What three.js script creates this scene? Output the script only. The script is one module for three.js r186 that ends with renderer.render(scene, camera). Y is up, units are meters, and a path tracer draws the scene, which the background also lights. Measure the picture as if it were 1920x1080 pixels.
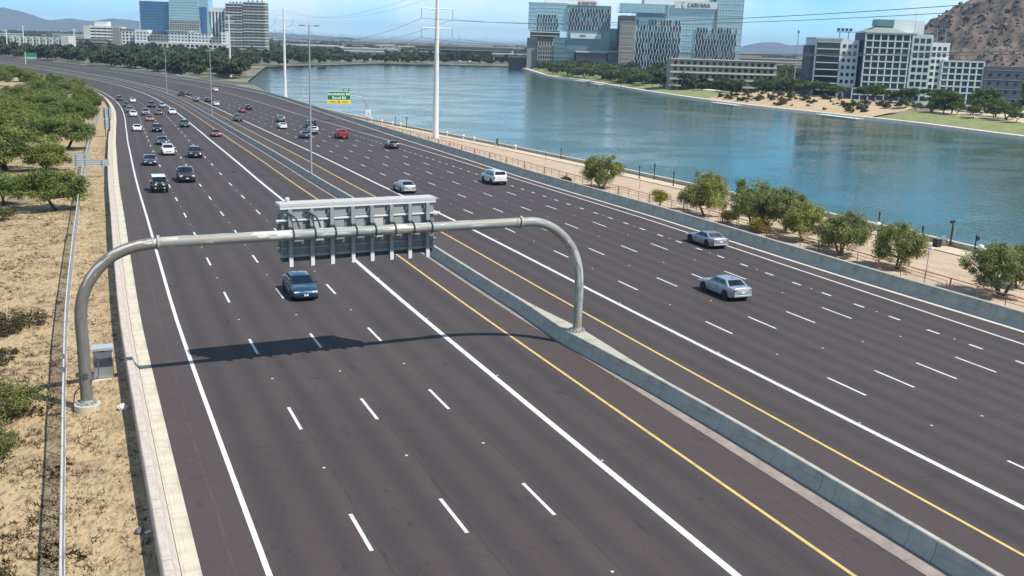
import * as THREE from 'three';
import { mergeGeometries, mergeVertices, toCreasedNormals } from 'three/addons/utils/BufferGeometryUtils.js';
import { MarchingCubes } from 'three/addons/objects/MarchingCubes.js';
import { RoundedBoxGeometry } from 'three/addons/geometries/RoundedBoxGeometry.js';
import { FontLoader } from 'three/addons/loaders/FontLoader.js';
import { TextGeometry } from 'three/addons/geometries/TextGeometry.js';

const scene = new THREE.Scene();

// ---------------------------------------------------------------- camera (a pole camera 17.7 m above the road)
const YAW = 0.40845, PITCH = 0.23759, ROLL = 0.03231;
const camera = new THREE.PerspectiveCamera(2 * Math.atan(540 / 1905.17) * 180 / Math.PI, 16 / 9, 0.5, 40000);
{
  const cy = Math.cos(YAW), sy = Math.sin(YAW), cp = Math.cos(PITCH), sp = Math.sin(PITCH);
  const f = new THREE.Vector3(sy * cp, -sp, -cy * cp), r0 = new THREE.Vector3(cy, 0, sy);
  const u0 = new THREE.Vector3().crossVectors(r0, f);
  const r = r0.clone().multiplyScalar(Math.cos(ROLL)).addScaledVector(u0, Math.sin(ROLL));
  const u = u0.clone().multiplyScalar(Math.cos(ROLL)).addScaledVector(r0, -Math.sin(ROLL));
  camera.position.set(0, 17.686, 0);
  camera.quaternion.setFromRotationMatrix(new THREE.Matrix4().makeBasis(r, u, f.clone().negate()));
}

// ---------------------------------------------------------------- random and noise
function rng(seed) { let a = seed >>> 0; return () => { a = (a + 0x6D2B79F5) >>> 0; let t = a; t = Math.imul(t ^ (t >>> 15), t | 1); t ^= t + Math.imul(t ^ (t >>> 7), t | 61); return ((t ^ (t >>> 14)) >>> 0) / 4294967296; }; }
function hash2(x, y, s) { let h = Math.imul(x, 374761393) ^ Math.imul(y, 668265263) ^ Math.imul(s, 1442695041); h = Math.imul(h ^ (h >>> 13), 1274126177); return ((h ^ (h >>> 16)) >>> 0) / 4294967296; }
function vnoise(x, y, px, py, s) {           // value noise, period px, py in cells
  const xi = Math.floor(x), yi = Math.floor(y); let fx = x - xi, fy = y - yi; fx = fx * fx * (3 - 2 * fx); fy = fy * fy * (3 - 2 * fy);
  const x0 = ((xi % px) + px) % px, x1 = (x0 + 1) % px, y0 = ((yi % py) + py) % py, y1 = (y0 + 1) % py;
  const a = hash2(x0, y0, s), b = hash2(x1, y0, s), c = hash2(x0, y1, s), d = hash2(x1, y1, s);
  return a + (b - a) * fx + (c - a) * fy + (a - b - c + d) * fx * fy;
}
function fbm(u, v, cx, cy, oct, s) { let t = 0, a = 0.5, n = 0; for (let o = 0; o < oct; o++) { t += a * vnoise(u * cx, v * cy, cx, cy, s + o); n += a; a *= 0.5; cx *= 2; cy *= 2; } return t / n; }
const lerp = (a, b, t) => a + (b - a) * t, clamp = (x, a = 0, b = 1) => Math.min(b, Math.max(a, x));
const sstep = (a, b, x) => { const t = clamp((x - a) / (b - a)); return t * t * (3 - 2 * t); };
function table(xs, ys) { return x => { if (x <= xs[0]) return ys[0]; for (let i = 1; i < xs.length; i++) if (x <= xs[i]) { const t = (x - xs[i - 1]) / (xs[i] - xs[i - 1]); return lerp(ys[i - 1], ys[i], t); } return ys[ys.length - 1]; }; }
function smooth(xs, ys) {                    // cubic Hermite through the table
  const n = xs.length, m = xs.map((_, i) => i === 0 ? (ys[1] - ys[0]) / (xs[1] - xs[0]) : i === n - 1 ? (ys[n - 1] - ys[n - 2]) / (xs[n - 1] - xs[n - 2]) : (ys[i + 1] - ys[i - 1]) / (xs[i + 1] - xs[i - 1]));
  return x => { if (x <= xs[0]) return ys[0] + m[0] * (x - xs[0]); for (let i = 1; i < n; i++) if (x <= xs[i]) { const h = xs[i] - xs[i - 1], t = (x - xs[i - 1]) / h, t2 = t * t, t3 = t2 * t; return (2 * t3 - 3 * t2 + 1) * ys[i - 1] + (t3 - 2 * t2 + t) * h * m[i - 1] + (-2 * t3 + 3 * t2) * ys[i] + (t3 - t2) * h * m[i]; } return ys[n - 1] + m[n - 1] * (x - xs[n - 1]); };
}

// ---------------------------------------------------------------- sky, sun, exposure
{
  const W = 1536, H = 768, data = new Float32Array(W * H * 4);
  const stops = [[0, .74, 1.04, 1.18], [1.2, .45, .90, 1.15], [3, .27, .72, 1.06], [8, .17, .46, .80], [20, .105, .26, .52], [45, .058, .155, .37], [90, .036, .10, .29]];
  for (let j = 0; j < H; j++) {
    const el = ((j + .5) / H - .5) * 180;
    for (let i = 0; i < W; i++) {
      const e = Math.max(0, el); let c = stops[stops.length - 1].slice(1);
      for (let k = 1; k < stops.length; k++) if (e <= stops[k][0]) { const t = (e - stops[k - 1][0]) / (stops[k][0] - stops[k - 1][0]); c = [1, 2, 3].map(q => lerp(stops[k - 1][q], stops[k][q], t)); break; }
      if (el > 0) {
        const u = i / W, n = fbm(u, el / 26, 48, 5, 5, 11) * .6 + fbm(u, el / 26, 14, 7, 4, 47) * .4;
        const a = sstep(.46, .72, n) * .75 * sstep(0, .5, el) * (1 - sstep(30, 70, el) * .6);
        c = c.map((v, q) => lerp(v, [.98, 1.08, 1.15][q], a));
      } else { const t = sstep(0, -12, el); c = c.map((v, q) => lerp(v, [.20, .19, .17][q], t)); }
      const o = (j * W + i) * 4; data[o] = c[0]; data[o + 1] = c[1]; data[o + 2] = c[2]; data[o + 3] = 1;
    }
  }
  const sky = new THREE.DataTexture(data, W, H, THREE.RGBAFormat, THREE.FloatType);
  sky.mapping = THREE.EquirectangularReflectionMapping; sky.magFilter = sky.minFilter = THREE.LinearFilter; sky.wrapS = THREE.RepeatWrapping; sky.needsUpdate = true;
  scene.background = sky; scene.environment = sky;
}
const SUN = new THREE.Vector3(.47, 1, .55).normalize();
const sun = new THREE.DirectionalLight(new THREE.Color(1, .955, .88), 5);
sun.position.set(30, 0, -90).addScaledVector(SUN, 420); sun.target.position.set(30, 0, -90);
sun.castShadow = true; sun.shadow.mapSize.set(4096, 4096); sun.shadow.radius = 1;
Object.assign(sun.shadow.camera, { left: -180, right: 180, top: 200, bottom: -200, near: 10, far: 900 });
scene.add(sun, sun.target);
const renderer = new THREE.WebGLRenderer({ antialias: true });
renderer.toneMapping = THREE.LinearToneMapping;
renderer.toneMappingExposure = 1.12;
renderer.shadowMap.enabled = true;
scene.fog = new THREE.FogExp2(new THREE.Color(.46, .71, .96), 0.00008);

// ---------------------------------------------------------------- naming, tagging, mesh helpers
const taken = {};
function numbered(n) { if (!(n in taken)) { taken[n] = 0; return n; } taken[n]++; return n + '_' + String(taken[n]).padStart(3, '0'); }
function mesh(name, geo, mat, parent) { const m = new THREE.Mesh(geo, mat); m.name = name; m.castShadow = m.receiveShadow = true; if (parent) parent.add(m); return m; }
function thing(name, label, category, pos = [0, 0, 0], ry = 0, group) {
  const g = new THREE.Group(); g.name = numbered(name); g.position.set(...pos); g.rotation.y = ry; g.userData = { label, category }; if (group) g.userData.group = group; scene.add(g); return g;
}
function solo(name, geo, mat, label, category, group) { const m = mesh(numbered(name), geo, mat, scene); m.userData = { label, category }; if (group) m.userData.group = group; return m; }
function structure(name, geo, mat) { const m = mesh(numbered(name), geo, mat, scene); m.userData.kind = 'structure'; return m; }
function structureGroup(name) { const g = new THREE.Group(); g.name = numbered(name); g.userData.kind = 'structure'; scene.add(g); return g; }
function copyOf(root, pos, ry, label, group, scale = 1) { const r = root.clone(); r.userData = { ...root.userData }; r.name = numbered(root.name.replace(/_\d{3}$/, '')); r.position.set(...pos); r.rotation.y = ry; if (typeof scale === 'number') r.scale.setScalar(scale); else r.scale.set(...scale); if (label) r.userData.label = label; if (group) r.userData.group = group; scene.add(r); return r; }
const box = (w, h, d, x = 0, y = 0, z = 0) => new THREE.BoxGeometry(w, h, d).translate(x, y, z);
const bx = (x0, x1, y0, y1, z0, z1) => new THREE.BoxGeometry(x1 - x0, y1 - y0, z1 - z0).translate((x0 + x1) / 2, (y0 + y1) / 2, (z0 + z1) / 2);
const rbox = (w, h, d, r, x = 0, y = 0, z = 0) => new RoundedBoxGeometry(w, h, d, 2, r).translate(x, y, z);
function cyl(r0, r1, h, x, y, z, n = 12) { return new THREE.CylinderGeometry(r1, r0, h, n).translate(x, y + h / 2, z); }   // base at y
function rod(a, b, r, n = 6, r2 = r) { const A = new THREE.Vector3(...a), B = new THREE.Vector3(...b), L = A.distanceTo(B); const g = new THREE.CylinderGeometry(r2, r, L, n); g.applyQuaternion(new THREE.Quaternion().setFromUnitVectors(new THREE.Vector3(0, 1, 0), B.clone().sub(A).normalize())); return g.translate((A.x + B.x) / 2, (A.y + B.y) / 2, (A.z + B.z) / 2); }
function tube(pts, r, seg = 24, n = 8) { return new THREE.TubeGeometry(new THREE.CatmullRomCurve3(pts.map(p => new THREE.Vector3(...p))), seg, r, n); }
const merge = gs => mergeGeometries(gs.map(g => { const q = g.index ? g.toNonIndexed() : g; for (const k of Object.keys(q.attributes)) if (!['position', 'normal', 'uv'].includes(k)) q.deleteAttribute(k); return q; }));

// ---------------------------------------------------------------- textures
function tex(W, H, fn, { srgb = true, rep } = {}) {
  const d = new Uint8Array(W * H * 4);
  for (let j = 0; j < H; j++) for (let i = 0; i < W; i++) { const c = fn((i + .5) / W, (j + .5) / H, i, j), o = (j * W + i) * 4; for (let k = 0; k < 3; k++) { let v = clamp(c[k] ?? c[0]); if (srgb) v = v <= .0031308 ? v * 12.92 : 1.055 * Math.pow(v, 1 / 2.4) - .055; d[o + k] = v * 255; } d[o + 3] = 255; }
  const t = new THREE.DataTexture(d, W, H); t.wrapS = t.wrapT = THREE.RepeatWrapping; t.magFilter = THREE.LinearFilter; t.minFilter = THREE.LinearMipmapLinearFilter; t.generateMipmaps = true; t.anisotropy = 8; if (srgb) t.colorSpace = THREE.SRGBColorSpace; if (rep) t.repeat.set(...rep); t.needsUpdate = true; return t;
}
function std(color, roughness = .8, extra = {}) { const m = new THREE.MeshStandardMaterial({ roughness, ...extra }); if (Array.isArray(color)) m.color.setRGB(...color); else m.color.set(color); return m; }
function phys(color, roughness, extra = {}) { const m = new THREE.MeshPhysicalMaterial({ roughness, ...extra }); m.color.setRGB(...color); return m; }
const mul = (c, k) => c.map(v => v * k);
function metreUV(g, k = 1) {                 // box-projected uv in metres
  const q = g.index ? g.toNonIndexed() : g, p = q.attributes.position, n = q.attributes.normal, uv = new Float32Array(p.count * 2);
  for (let i = 0; i < p.count; i++) { const ax = Math.abs(n.getX(i)), ay = Math.abs(n.getY(i)), az = Math.abs(n.getZ(i)); let u, v; if (ay >= ax && ay >= az) { u = p.getX(i); v = p.getZ(i); } else if (ax >= az) { u = p.getZ(i); v = p.getY(i); } else { u = p.getX(i); v = p.getY(i); } uv[2 * i] = u * k; uv[2 * i + 1] = v * k; }
  q.setAttribute('uv', new THREE.BufferAttribute(uv, 2)); return q;
}

// ---------------------------------------------------------------- the freeway's alignment: u = metres across, s = metres along (s grows away from the camera)
const prof = smooth([-300, 0, 60, 90, 106, 131, 155, 180, 204, 228, 253, 277, 320, 380, 450, 600, 900, 1300], [0, 0, 0, -.15, -.42, -.9, -1.35, -1.95, -2.6, -3.3, -4.0, -4.75, -5.9, -6.9, -7.4, -7.6, -7.6, -7.6]);
const shift = smooth([-300, 0, 60, 83, 106, 130, 154, 178, 202, 227, 251, 275, 300, 326, 354, 387, 420, 460, 520, 600, 730, 900, 1150], [0, 0, 0, .4, .95, 1.5, 2.2, 3, 3.8, 4.8, 5.7, 6.7, 7.6, 8.4, 8.9, 8.9, 8, 5.6, -1.5, -16, -46, -98, -200]);
const barU = smooth([-300, 0, 46, 60, 74, 110, 137, 186, 230, 290, 340, 400, 451, 600, 1200], [58.4, 58.4, 57.95, 57.4, 57.1, 56.85, 57.05, 58.5, 60.5, 63.5, 65.6, 67.9, 70, 71, 71]);
const at = (u, s, off = 0) => [u + shift(s), prof(s) + off, -s];
const heading = s => Math.atan2(shift(s + 1) - shift(s - 1), 2);       // small angle to the right of -z
function gridGeo(nu, nv, fn, uvfn) {
  const P = [], U = [], I = [];
  for (let j = 0; j <= nv; j++) for (let i = 0; i <= nu; i++) { P.push(...fn(i, j)); U.push(...(uvfn ? uvfn(i, j) : [i / nu, j / nv])); }
  for (let j = 0; j < nv; j++) for (let i = 0; i < nu; i++) { const a = j * (nu + 1) + i, b = a + 1, c = a + nu + 1, d = c + 1; I.push(a, b, d, a, d, c); }
  const g = new THREE.BufferGeometry(); g.setAttribute('position', new THREE.Float32BufferAttribute(P, 3)); g.setAttribute('uv', new THREE.Float32BufferAttribute(U, 2)); g.setIndex(I); g.computeVertexNormals(); return g;
}
function stations(s0, s1, step = 8) { const n = Math.max(1, Math.ceil((s1 - s0) / step)); return Array.from({ length: n + 1 }, (_, i) => lerp(s0, s1, i / n)); }
function band(u0, u1, s0, s1, off, step = 8, uvk = 1) {                // a sheet that follows the road; u0, u1 numbers or functions of s
  const S = stations(s0, s1, step), f0 = typeof u0 === 'function' ? u0 : () => u0, f1 = typeof u1 === 'function' ? u1 : () => u1, o = typeof off === 'function' ? off : () => off;
  return gridGeo(1, S.length - 1, (i, j) => at(i ? f1(S[j]) : f0(S[j]), S[j], o(S[j])), (i, j) => [(i ? f1(S[j]) : f0(S[j])) * uvk, S[j] * uvk]);
}
function sweep(profile, s0, s1, step = 8) {                            // profile(s) -> closed polygon of [u, y], swept along the road and capped
  const S = stations(s0, s1, step), P = [], U = [], I = []; const n = profile(S[0]).length;
  S.forEach(s => { const q = profile(s); let acc = 0; for (let i = 0; i <= n; i++) { const [u, y] = q[i % n]; if (i) { const [a, b] = q[i - 1]; acc += Math.hypot(u - a, y - b); } P.push(...at(u, s, y)); U.push(acc, s); } });
  for (let j = 0; j < S.length - 1; j++) for (let i = 0; i < n; i++) { const a = j * (n + 1) + i, b = a + 1, c = a + n + 1, d = c + 1; I.push(a, b, d, a, d, c); }
  const cap = (s, flip) => { const q = profile(s), base = P.length / 3; q.forEach(([u, y]) => { P.push(...at(u, s, y)); U.push(u, y); }); THREE.ShapeUtils.triangulateShape(q.map(p => new THREE.Vector2(...p)), []).forEach(t => I.push(...(flip ? [t[0], t[2], t[1]] : t).map(k => base + k))); };
  cap(S[0], false); cap(S[S.length - 1], true);
  const g = new THREE.BufferGeometry(); g.setAttribute('position', new THREE.Float32BufferAttribute(P, 3)); g.setAttribute('uv', new THREE.Float32BufferAttribute(U, 2)); g.setIndex(I); return toCreasedNormals(g, .5);
}
// ================================================================ materials of the setting
const LANES_L = [5.1, 8.77, 12.43, 16.12, 20.1, 24.0], LANES_R = [31.0, 34.4, 37.85, 41.4, 44.9, 48.15, 51.2, 54.7];
const asphaltTex = tex(2048, 1024, (x, y, i, j) => {
  const u = 2.5 + x * 56, m = (fbm(x, y, 60, 90, 4, 3) - .5);
  const grain = hash2(i, j, 5) - .5, speck = hash2(i, j, 9);
  let k = 1 + .16 * (fbm(x, y, 14, 10, 4, 21) - .5) + .16 * m + .30 * grain;
  let rb = 0;                                   // reddish versus bluish dust
  const edges = u < 27 ? LANES_L : LANES_R;
  for (let e = 0; e < edges.length - 1; e++) if (u >= edges[e] && u < edges[e + 1]) {
    const t = (u - edges[e]) / (edges[e + 1] - edges[e]), w = .5 - .5 * Math.cos(t * Math.PI * 4);
    const str = .6 + .8 * fbm(x, y, 30, 6, 3, 77 + e);
    k *= 1 - .23 * w * str; rb -= 1.2 * w * str;
    const c = Math.exp(-Math.pow((t - .5) / .09, 2)); k *= 1 - .07 * c * str;
  }
  if (u < 5 || (u > 24.1 && u < 31) || u > 54.8) { k *= .95 + .1 * fbm(x, y, 40, 8, 3, 33); rb -= .3; }
  for (const [su, sw] of [[9.05, .05], [12.75, .05], [16.5, .05], [22.2, .05], [25.1, .04], [35.9, .05], [38.2, .05], [41.8, .05], [46.6, .04]]) { const dd = Math.abs(u - su + .10 * (fbm(y, x, 24, 3, 2, su * 10 | 0) - .5)); if (dd < sw) k *= lerp(.60, 1, dd / sw) + .12 * fbm(x, y, 200, 60, 2, 8); }
  { const dd = Math.abs(u - 4.05 - .22 * (fbm(y, .3, 10, 4, 4, 15) - .5)); if (dd < .035 && vnoise(y * 90, 3, 90, 4, 4) > .25) k *= 1.28; }
  if (speck > .9994) k *= 1.7; else if (speck < .0006) k *= .45;
  { const tr = Math.abs(((y * 6 + .02 * fbm(x, y, 20, 6, 2, 71)) % 1) - .5); if (tr < .0016 && vnoise(x * 15, y * 6, 15, 6, 12) > .45) k *= .78; }
  const sp = fbm(x, y, 110, 60, 2, 61); if (sp > .80) k *= 1 - (sp - .80) * 2;
  const b = .0525 * k; rb *= .05;
  return [b * (1.29 + rb), b * 1.0, b * (.92 - rb * 1.0)];
}, {});
const asphalt = std([1, 1, 1], .88, { map: asphaltTex });
const paintTex = tex(512, 512, (x, y, i, j) => { const w = fbm(x, y, 60, 60, 3, 5), g = hash2(i, j, 2); const k = .80 - .16 * fbm(x, y, 8, 8, 4, 9) - .12 * sstep(.5, .75, fbm(x, y, 20, 3, 4, 19)) - (w > .74 ? .35 * (w - .74) * 4 : 0) - .06 * g; return [k, k * .985, k * .94]; });
const whitePaint = std([1, 1, 1], .6, { map: paintTex });
const yellowPaint = std([1, .70, .24], .6, { map: paintTex });
const concTex = (tone, seed, amp = .22) => tex(512, 512, (x, y, i, j) => {
  const k = 1 + amp * (fbm(x, y, 6, 6, 5, seed) - .5) * 1.6 + .12 * (fbm(x, y, 50, 50, 3, seed + 3) - .5) + .08 * (hash2(i, j, seed) - .5);
  const st = fbm(x, y, 40, 3, 4, seed + 9), d = st > .60 ? 1 - (st - .60) * .9 : 1, vs = fbm(x, y, 3, 36, 3, seed + 19), e = vs > .62 ? 1 - (vs - .62) * 1.1 : 1; return tone.map(t => t * k * d * e);
}, {});
const concGrey = std([1, 1, 1], .9, { map: concTex([.44, .42, .35], 3) });
const concWarm = std([1, 1, 1], .9, { map: concTex([.55, .51, .40], 13) });
const concPink = std([1, 1, 1], .9, { map: concTex([.56, .48, .41], 23) });
const concPale = std([1, 1, 1], .9, { map: concTex([.64, .60, .50], 43) });
const gutterMat = std([1, 1, 1], .92, { map: concTex([.30, .25, .215], 53, .35) });
for (const m of [concGrey, concWarm, concPink, concPale, gutterMat]) m.map.repeat.set(.25, .25);
const dryTex = tex(1024, 1024, (x, y, i, j) => {
  const a = fbm(x, y, 10, 10, 5, 101), b = fbm(x, y, 90, 40, 4, 131), c = hash2(i, j, 3), g = fbm(x, y, 14, 14, 4, 171);
  const straw = [.455, .335, .185], dirt = [.335, .245, .145], dark = [.15, .11, .065], green = [.12, .125, .05];
  let col = straw.map((v, q) => lerp(v, dirt[q], sstep(.5, .75, a)));
  col = col.map((v, q) => lerp(v, dark[q], sstep(.52, .72, b) * .55)); col = col.map((v, q) => lerp(v, green[q], sstep(.66, .8, g) * .25));
  return col.map(v => v * (.82 + .36 * c));
}, {});
dryTex.repeat.set(1 / 14, 1 / 14);
const dryBump = tex(512, 512, (x, y) => [fbm(x, y, 40, 24, 4, 5)], { srgb: false }); dryBump.repeat.set(1 / 7, 1 / 7);
const dryGround = std([1, 1, 1], 1, { map: dryTex, bumpMap: dryBump, bumpScale: .12 });
const gravelTex = tex(1024, 1024, (x, y, i, j) => { const a = fbm(x, y, 8, 8, 4, 201), b = fbm(x, y, 120, 120, 2, 211), c = hash2(i, j, 4); const k = .8 + .35 * a + .3 * (b - .5) + .25 * (c - .5); return [.49 * k, .375 * k, .26 * k]; });
gravelTex.repeat.set(1 / 12, 1 / 12);
const gravel = std([1, 1, 1], 1, { map: gravelTex, bumpMap: dryBump, bumpScale: .05 });
const sandTex = tex(512, 512, (x, y, i, j) => { const k = .82 + .3 * fbm(x, y, 6, 6, 5, 301) + .12 * (hash2(i, j, 6) - .5); return [.62 * k, .50 * k, .345 * k]; });
sandTex.repeat.set(1 / 16, 1 / 16);
const sand = std([1, 1, 1], 1, { map: sandTex });
const lawnTex = tex(512, 512, (x, y, i, j) => { const k = .7 + .55 * fbm(x, y, 8, 8, 5, 401) + .3 * (hash2(i, j, 7) - .5); return [.235 * k, .255 * k, .095 * k]; });
lawnTex.repeat.set(1 / 18, 1 / 18);
const lawn = std([1, 1, 1], 1, { map: lawnTex });
const plainTex = tex(1024, 1024, (x, y, i, j) => { const a = fbm(x, y, 16, 16, 5, 501), b = fbm(x, y, 40, 40, 4, 511); const c1 = [.20, .175, .13], c2 = [.085, .10, .05], c3 = [.30, .26, .20]; let c = c1.map((v, q) => lerp(v, c2[q], sstep(.42, .6, a))); c = c.map((v, q) => lerp(v, c3[q], sstep(.58, .72, b) * .7)); return c; });
plainTex.repeat.set(1 / 400, 1 / 400);
const plain = std([1, 1, 1], 1, { map: plainTex });

// ================================================================ the setting
const WATER = -9.6, LAND = -9.0;
const nearShore = [[82, 200], [82, -60], [82, -450], [92, -600], [150, -880], [300, -1060]];
const farShore = [[470, -1095], [458, -1063], [384, -844], [361, -770], [355, -703], [338, -628], [316, -524], [303, -420], [306, -360], [311, -320], [302, -256], [300, -150], [298, 0], [300, 200]];
{ // the plain: one sheet to the horizon with the lake cut out
  const sh = new THREE.Shape([[-9500, -1500], [9500, -1500], [9500, 11000], [-9500, 11000]].map(p => new THREE.Vector2(...p)));
  sh.holes.push(new THREE.Path([...nearShore, ...farShore].map(([x, z]) => new THREE.Vector2(x, -z))));
  const g = new THREE.ShapeGeometry(sh); g.rotateX(-Math.PI / 2); g.translate(0, LAND, 0);
  const p = g.attributes.position, uv = g.attributes.uv; for (let i = 0; i < p.count; i++) uv.setXY(i, p.getX(i), p.getZ(i));
  structure('ground', g, plain);
  const ws = new THREE.Shape([[60, 200], [60, -450], [70, -640], [130, -900], [290, -1090], [480, -1110], [500, -1070], [380, -640], [340, -500], [330, 200]].map(([x, z]) => new THREE.Vector2(x, -z)));
  const wg = new THREE.ShapeGeometry(ws); wg.rotateX(-Math.PI / 2); wg.translate(0, WATER, 0);
  const wp = wg.attributes.position, wuv = wg.attributes.uv; for (let i = 0; i < wp.count; i++) wuv.setXY(i, wp.getX(i), wp.getZ(i));
  const wb = tex(1024, 1024, (x, y) => { const patch = .5 + .5 * sstep(.38, .62, fbm(x, y, 3, 4, 3, 601)); return [.5 + (.62 * (fbm(x, y, 110, 150, 3, 611) - .5) + .30 * (fbm(x, y, 40, 50, 2, 621) - .5)) * patch]; }, { srgb: false });
  wb.repeat.set(1 / 60, 1 / 60);
  structure('lake_water', wg, phys([.024, .08, .062], .045, { ior: 1.33, bumpMap: wb, bumpScale: .09 }));
}
// ---- carriageway
const ROAD0 = -40, ROAD1 = 1150;
const road = (() => {
  const S = stations(ROAD0, ROAD1, 7), cols = [2.2, 5.1, 8.77, 12.4, 16.1, 20.1, 24, 27.6, 31, 34.4, 37.9, 41.4, 44.9, 48.1, 51.2, 54.7, null];
  const uAt = (i, s) => cols[i] ?? barU(s) + .1;
  return structure('road', gridGeo(cols.length - 1, S.length - 1, (i, j) => at(uAt(i, S[j]), S[j], 0), (i, j) => [(uAt(i, S[j]) - 2.5) / 56, S[j] / 73]), asphalt);
})();
function stripe(name, u, w, s0, s1, mat, off = .006) { mesh(name, band(u - w / 2, u + w / 2, s0, s1, off, 7, .5), mat, road); }
stripe('edge_line', 5.1, .21, ROAD0, ROAD1, whitePaint);
stripe('express_lane_line', 20.1, .32, ROAD0, ROAD1, whitePaint);
stripe('yellow_line', 24.0, .17, ROAD0, ROAD1, yellowPaint);
stripe('yellow_line', 31.0, .16, ROAD0, ROAD1, yellowPaint);
stripe('express_lane_line', 34.4, .30, ROAD0, ROAD1, whitePaint);
stripe('edge_line', 54.7, .2, ROAD0, ROAD1, whitePaint);
function quadAt(u, w, s0, s1, off) { const a = at(u - w / 2, s0, off), b = at(u + w / 2, s0, off), c = at(u + w / 2, s1, off), d = at(u - w / 2, s1, off); const g = new THREE.BufferGeometry(); g.setAttribute('position', new THREE.Float32BufferAttribute([...a, ...b, ...c, ...d], 3)); g.setAttribute('uv', new THREE.Float32BufferAttribute([u * .7, s0 * .5, u * .7 + .1, s0 * .5, u * .7 + .1, s1 * .5, u * .7, s1 * .5], 2)); g.setIndex([0, 1, 2, 0, 2, 3]); g.computeVertexNormals(); return g; }
const markerGeos = [];
for (const [u, far] of [[8.77, 34.96], [12.43, 35.1], [16.12, 35.35], [37.85, 42.6], [41.4, 42.8], [44.9, 43.2], [48.15, 43.4]])
  for (let n = -4; n < 33; n++) {
    const s = far + 12.19 * n;
    mesh('lane_dash', quadAt(u, .15, s - 3.05, s, .006), whitePaint, road);
    if (s < 330) { const [x, y, z] = at(u + .02, s + 4.55, .008); markerGeos.push(box(.11, .02, .11, x, y, z)); }
  }
for (let k = -4, i = 0; k < 54; k++, i++) { const s = 45.2 + 3.53 * k; mesh('short_lane_dash', quadAt(51.2, .2, s - 1.05, s, .006), whitePaint, road); if (i % 2) { const [x, y, z] = at(51.22, s - 2.3, .008); markerGeos.push(box(.11, .02, .11, x, y, z)); } }
for (const u of [20.35, 34.65]) for (let s = 12; s < 240; s += 12.19) { const [x, y, z] = at(u, s, .008); markerGeos.push(box(.1, .02, .1, x, y, z)); }
mesh('pavement_markers', merge(markerGeos), std([.6, .58, .52], .5), road).userData.kind = 'stuff';

// ---- concrete barriers, each a run of cast segments
function segmented(name, label, profile, mat, s0, s1, len, gap = .03) {
  const g = thing(name, label, 'barrier');
  for (let s = s0; s < s1;) { const L = s > 330 ? len * 4 : len; mesh('barrier_segment', sweep(profile, s + gap / 2, s + L - gap / 2, 3), mat, g); s += L; }
  return g;
}
const bulge = s => clamp((s - 43.6) / 9) * clamp((60 - s) / 6.6) * 1.0;
const medU = smooth([-300, 0, 36, 44, 53, 60, 80, 200, 1200], [27.6, 27.6, 27.55, 27.32, 27.12, 26.98, 26.95, 26.95, 26.95]);
segmented('median_barrier', 'long grey concrete median barrier widening around the sign gantry post', s => { const b = bulge(s) * .42, c = medU(s); return [[c - .34 - b, -.02], [c - .34 - b, .06], [c - .20 - b, .27], [c - .13 - b, .81], [c - .10 - b, .84], [c + .10 + b, .84], [c + .13 + b, .81], [c + .20 + b, .27], [c + .34 + b, .06], [c + .34 + b, -.02]]; }, concGrey, -24.4, 720, 6.1);
segmented('roadside_wall', 'low pale concrete wall beside the dry grass verge', () => [[1.74, -.9], [1.74, .65], [1.78, .69], [2.03, .69], [2.08, .66], [2.16, .36], [2.36, .05], [2.36, -.03], [2.05, -.5], [2.05, -.9]], concPink, -22, 620, 4.55);
segmented('lakeside_barrier', 'tall grey concrete barrier between the freeway and the lakeside path', s => { const b = barU(s); return [[b - .36, -.02], [b - .35, .08], [b - .13, .32], [b - .02, 1.07], [b + .02, 1.11], [b + .26, 1.11], [b + .29, 1.07], [b + .29, -.8], [b - .1, -.8]]; }, concGrey, -24, 720, 6.1);
function slabs(name, u0, u1, off, s0, s1, len, mat) {
  const g = structureGroup(name), f0 = typeof u0 === 'function' ? u0 : () => u0, f1 = typeof u1 === 'function' ? u1 : () => u1;
  for (let s = s0; s < s1;) { const L = s > 320 ? len * 5 : len; mesh('gutter_slab', sweep(q => [[f0(q), -.1], [f0(q), off], [f1(q), off], [f1(q), -.1]], s + .012, s + L - .012, 4), mat, g); s += L; }
}
slabs('wall_gutter', 2.39, 3.02, .012, -22, 620, 4.55, concWarm);
slabs('median_gutter', s => Math.min(26.42, medU(s) - .82), s => medU(s) - .37 - bulge(s) * .42, .012, -24, 700, 6.1, gutterMat);
slabs('barrier_gutter', s => barU(s) - .86, s => barU(s) - .38, .012, -24, 700, 9, concPale);

// ---- land on both sides
const leftY = (u, s) => { const t = sstep(-24, -60, u); return lerp(prof(s) - .45 + .17 * sstep(.4, 1.7, u) - .05 * Math.max(0, -u - 3) * .35, LAND - .3, t) + (.10 * (fbm(u / 40 + .5, s / 200, 20, 100, 3, 711) - .5)); };
{
  const us = [1.75, 1, .2, -.6, -1.4, -2.2, -3, -4, -5, -6.5, -8, -10, -12, -15, -18, -22, -28, -36, -46, -62], S = stations(-40, 620, 2.5);
  structure('verge', gridGeo(us.length - 1, S.length - 1, (i, j) => { const [x, , z] = at(us[us.length - 1 - i], S[j]); return [x, leftY(us[us.length - 1 - i], S[j]), z]; }, (i, j) => { const [x, , z] = at(us[us.length - 1 - i], S[j]); return [x, z]; }), dryGround);
}
const SHORE = 81.6;
const rightY = (x, s) => { const b = barU(s) + shift(s) + .3; const t = clamp((x - b) / (77.7 - b)); return prof(s) + lerp(-.25, -1.0, t); };
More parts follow.
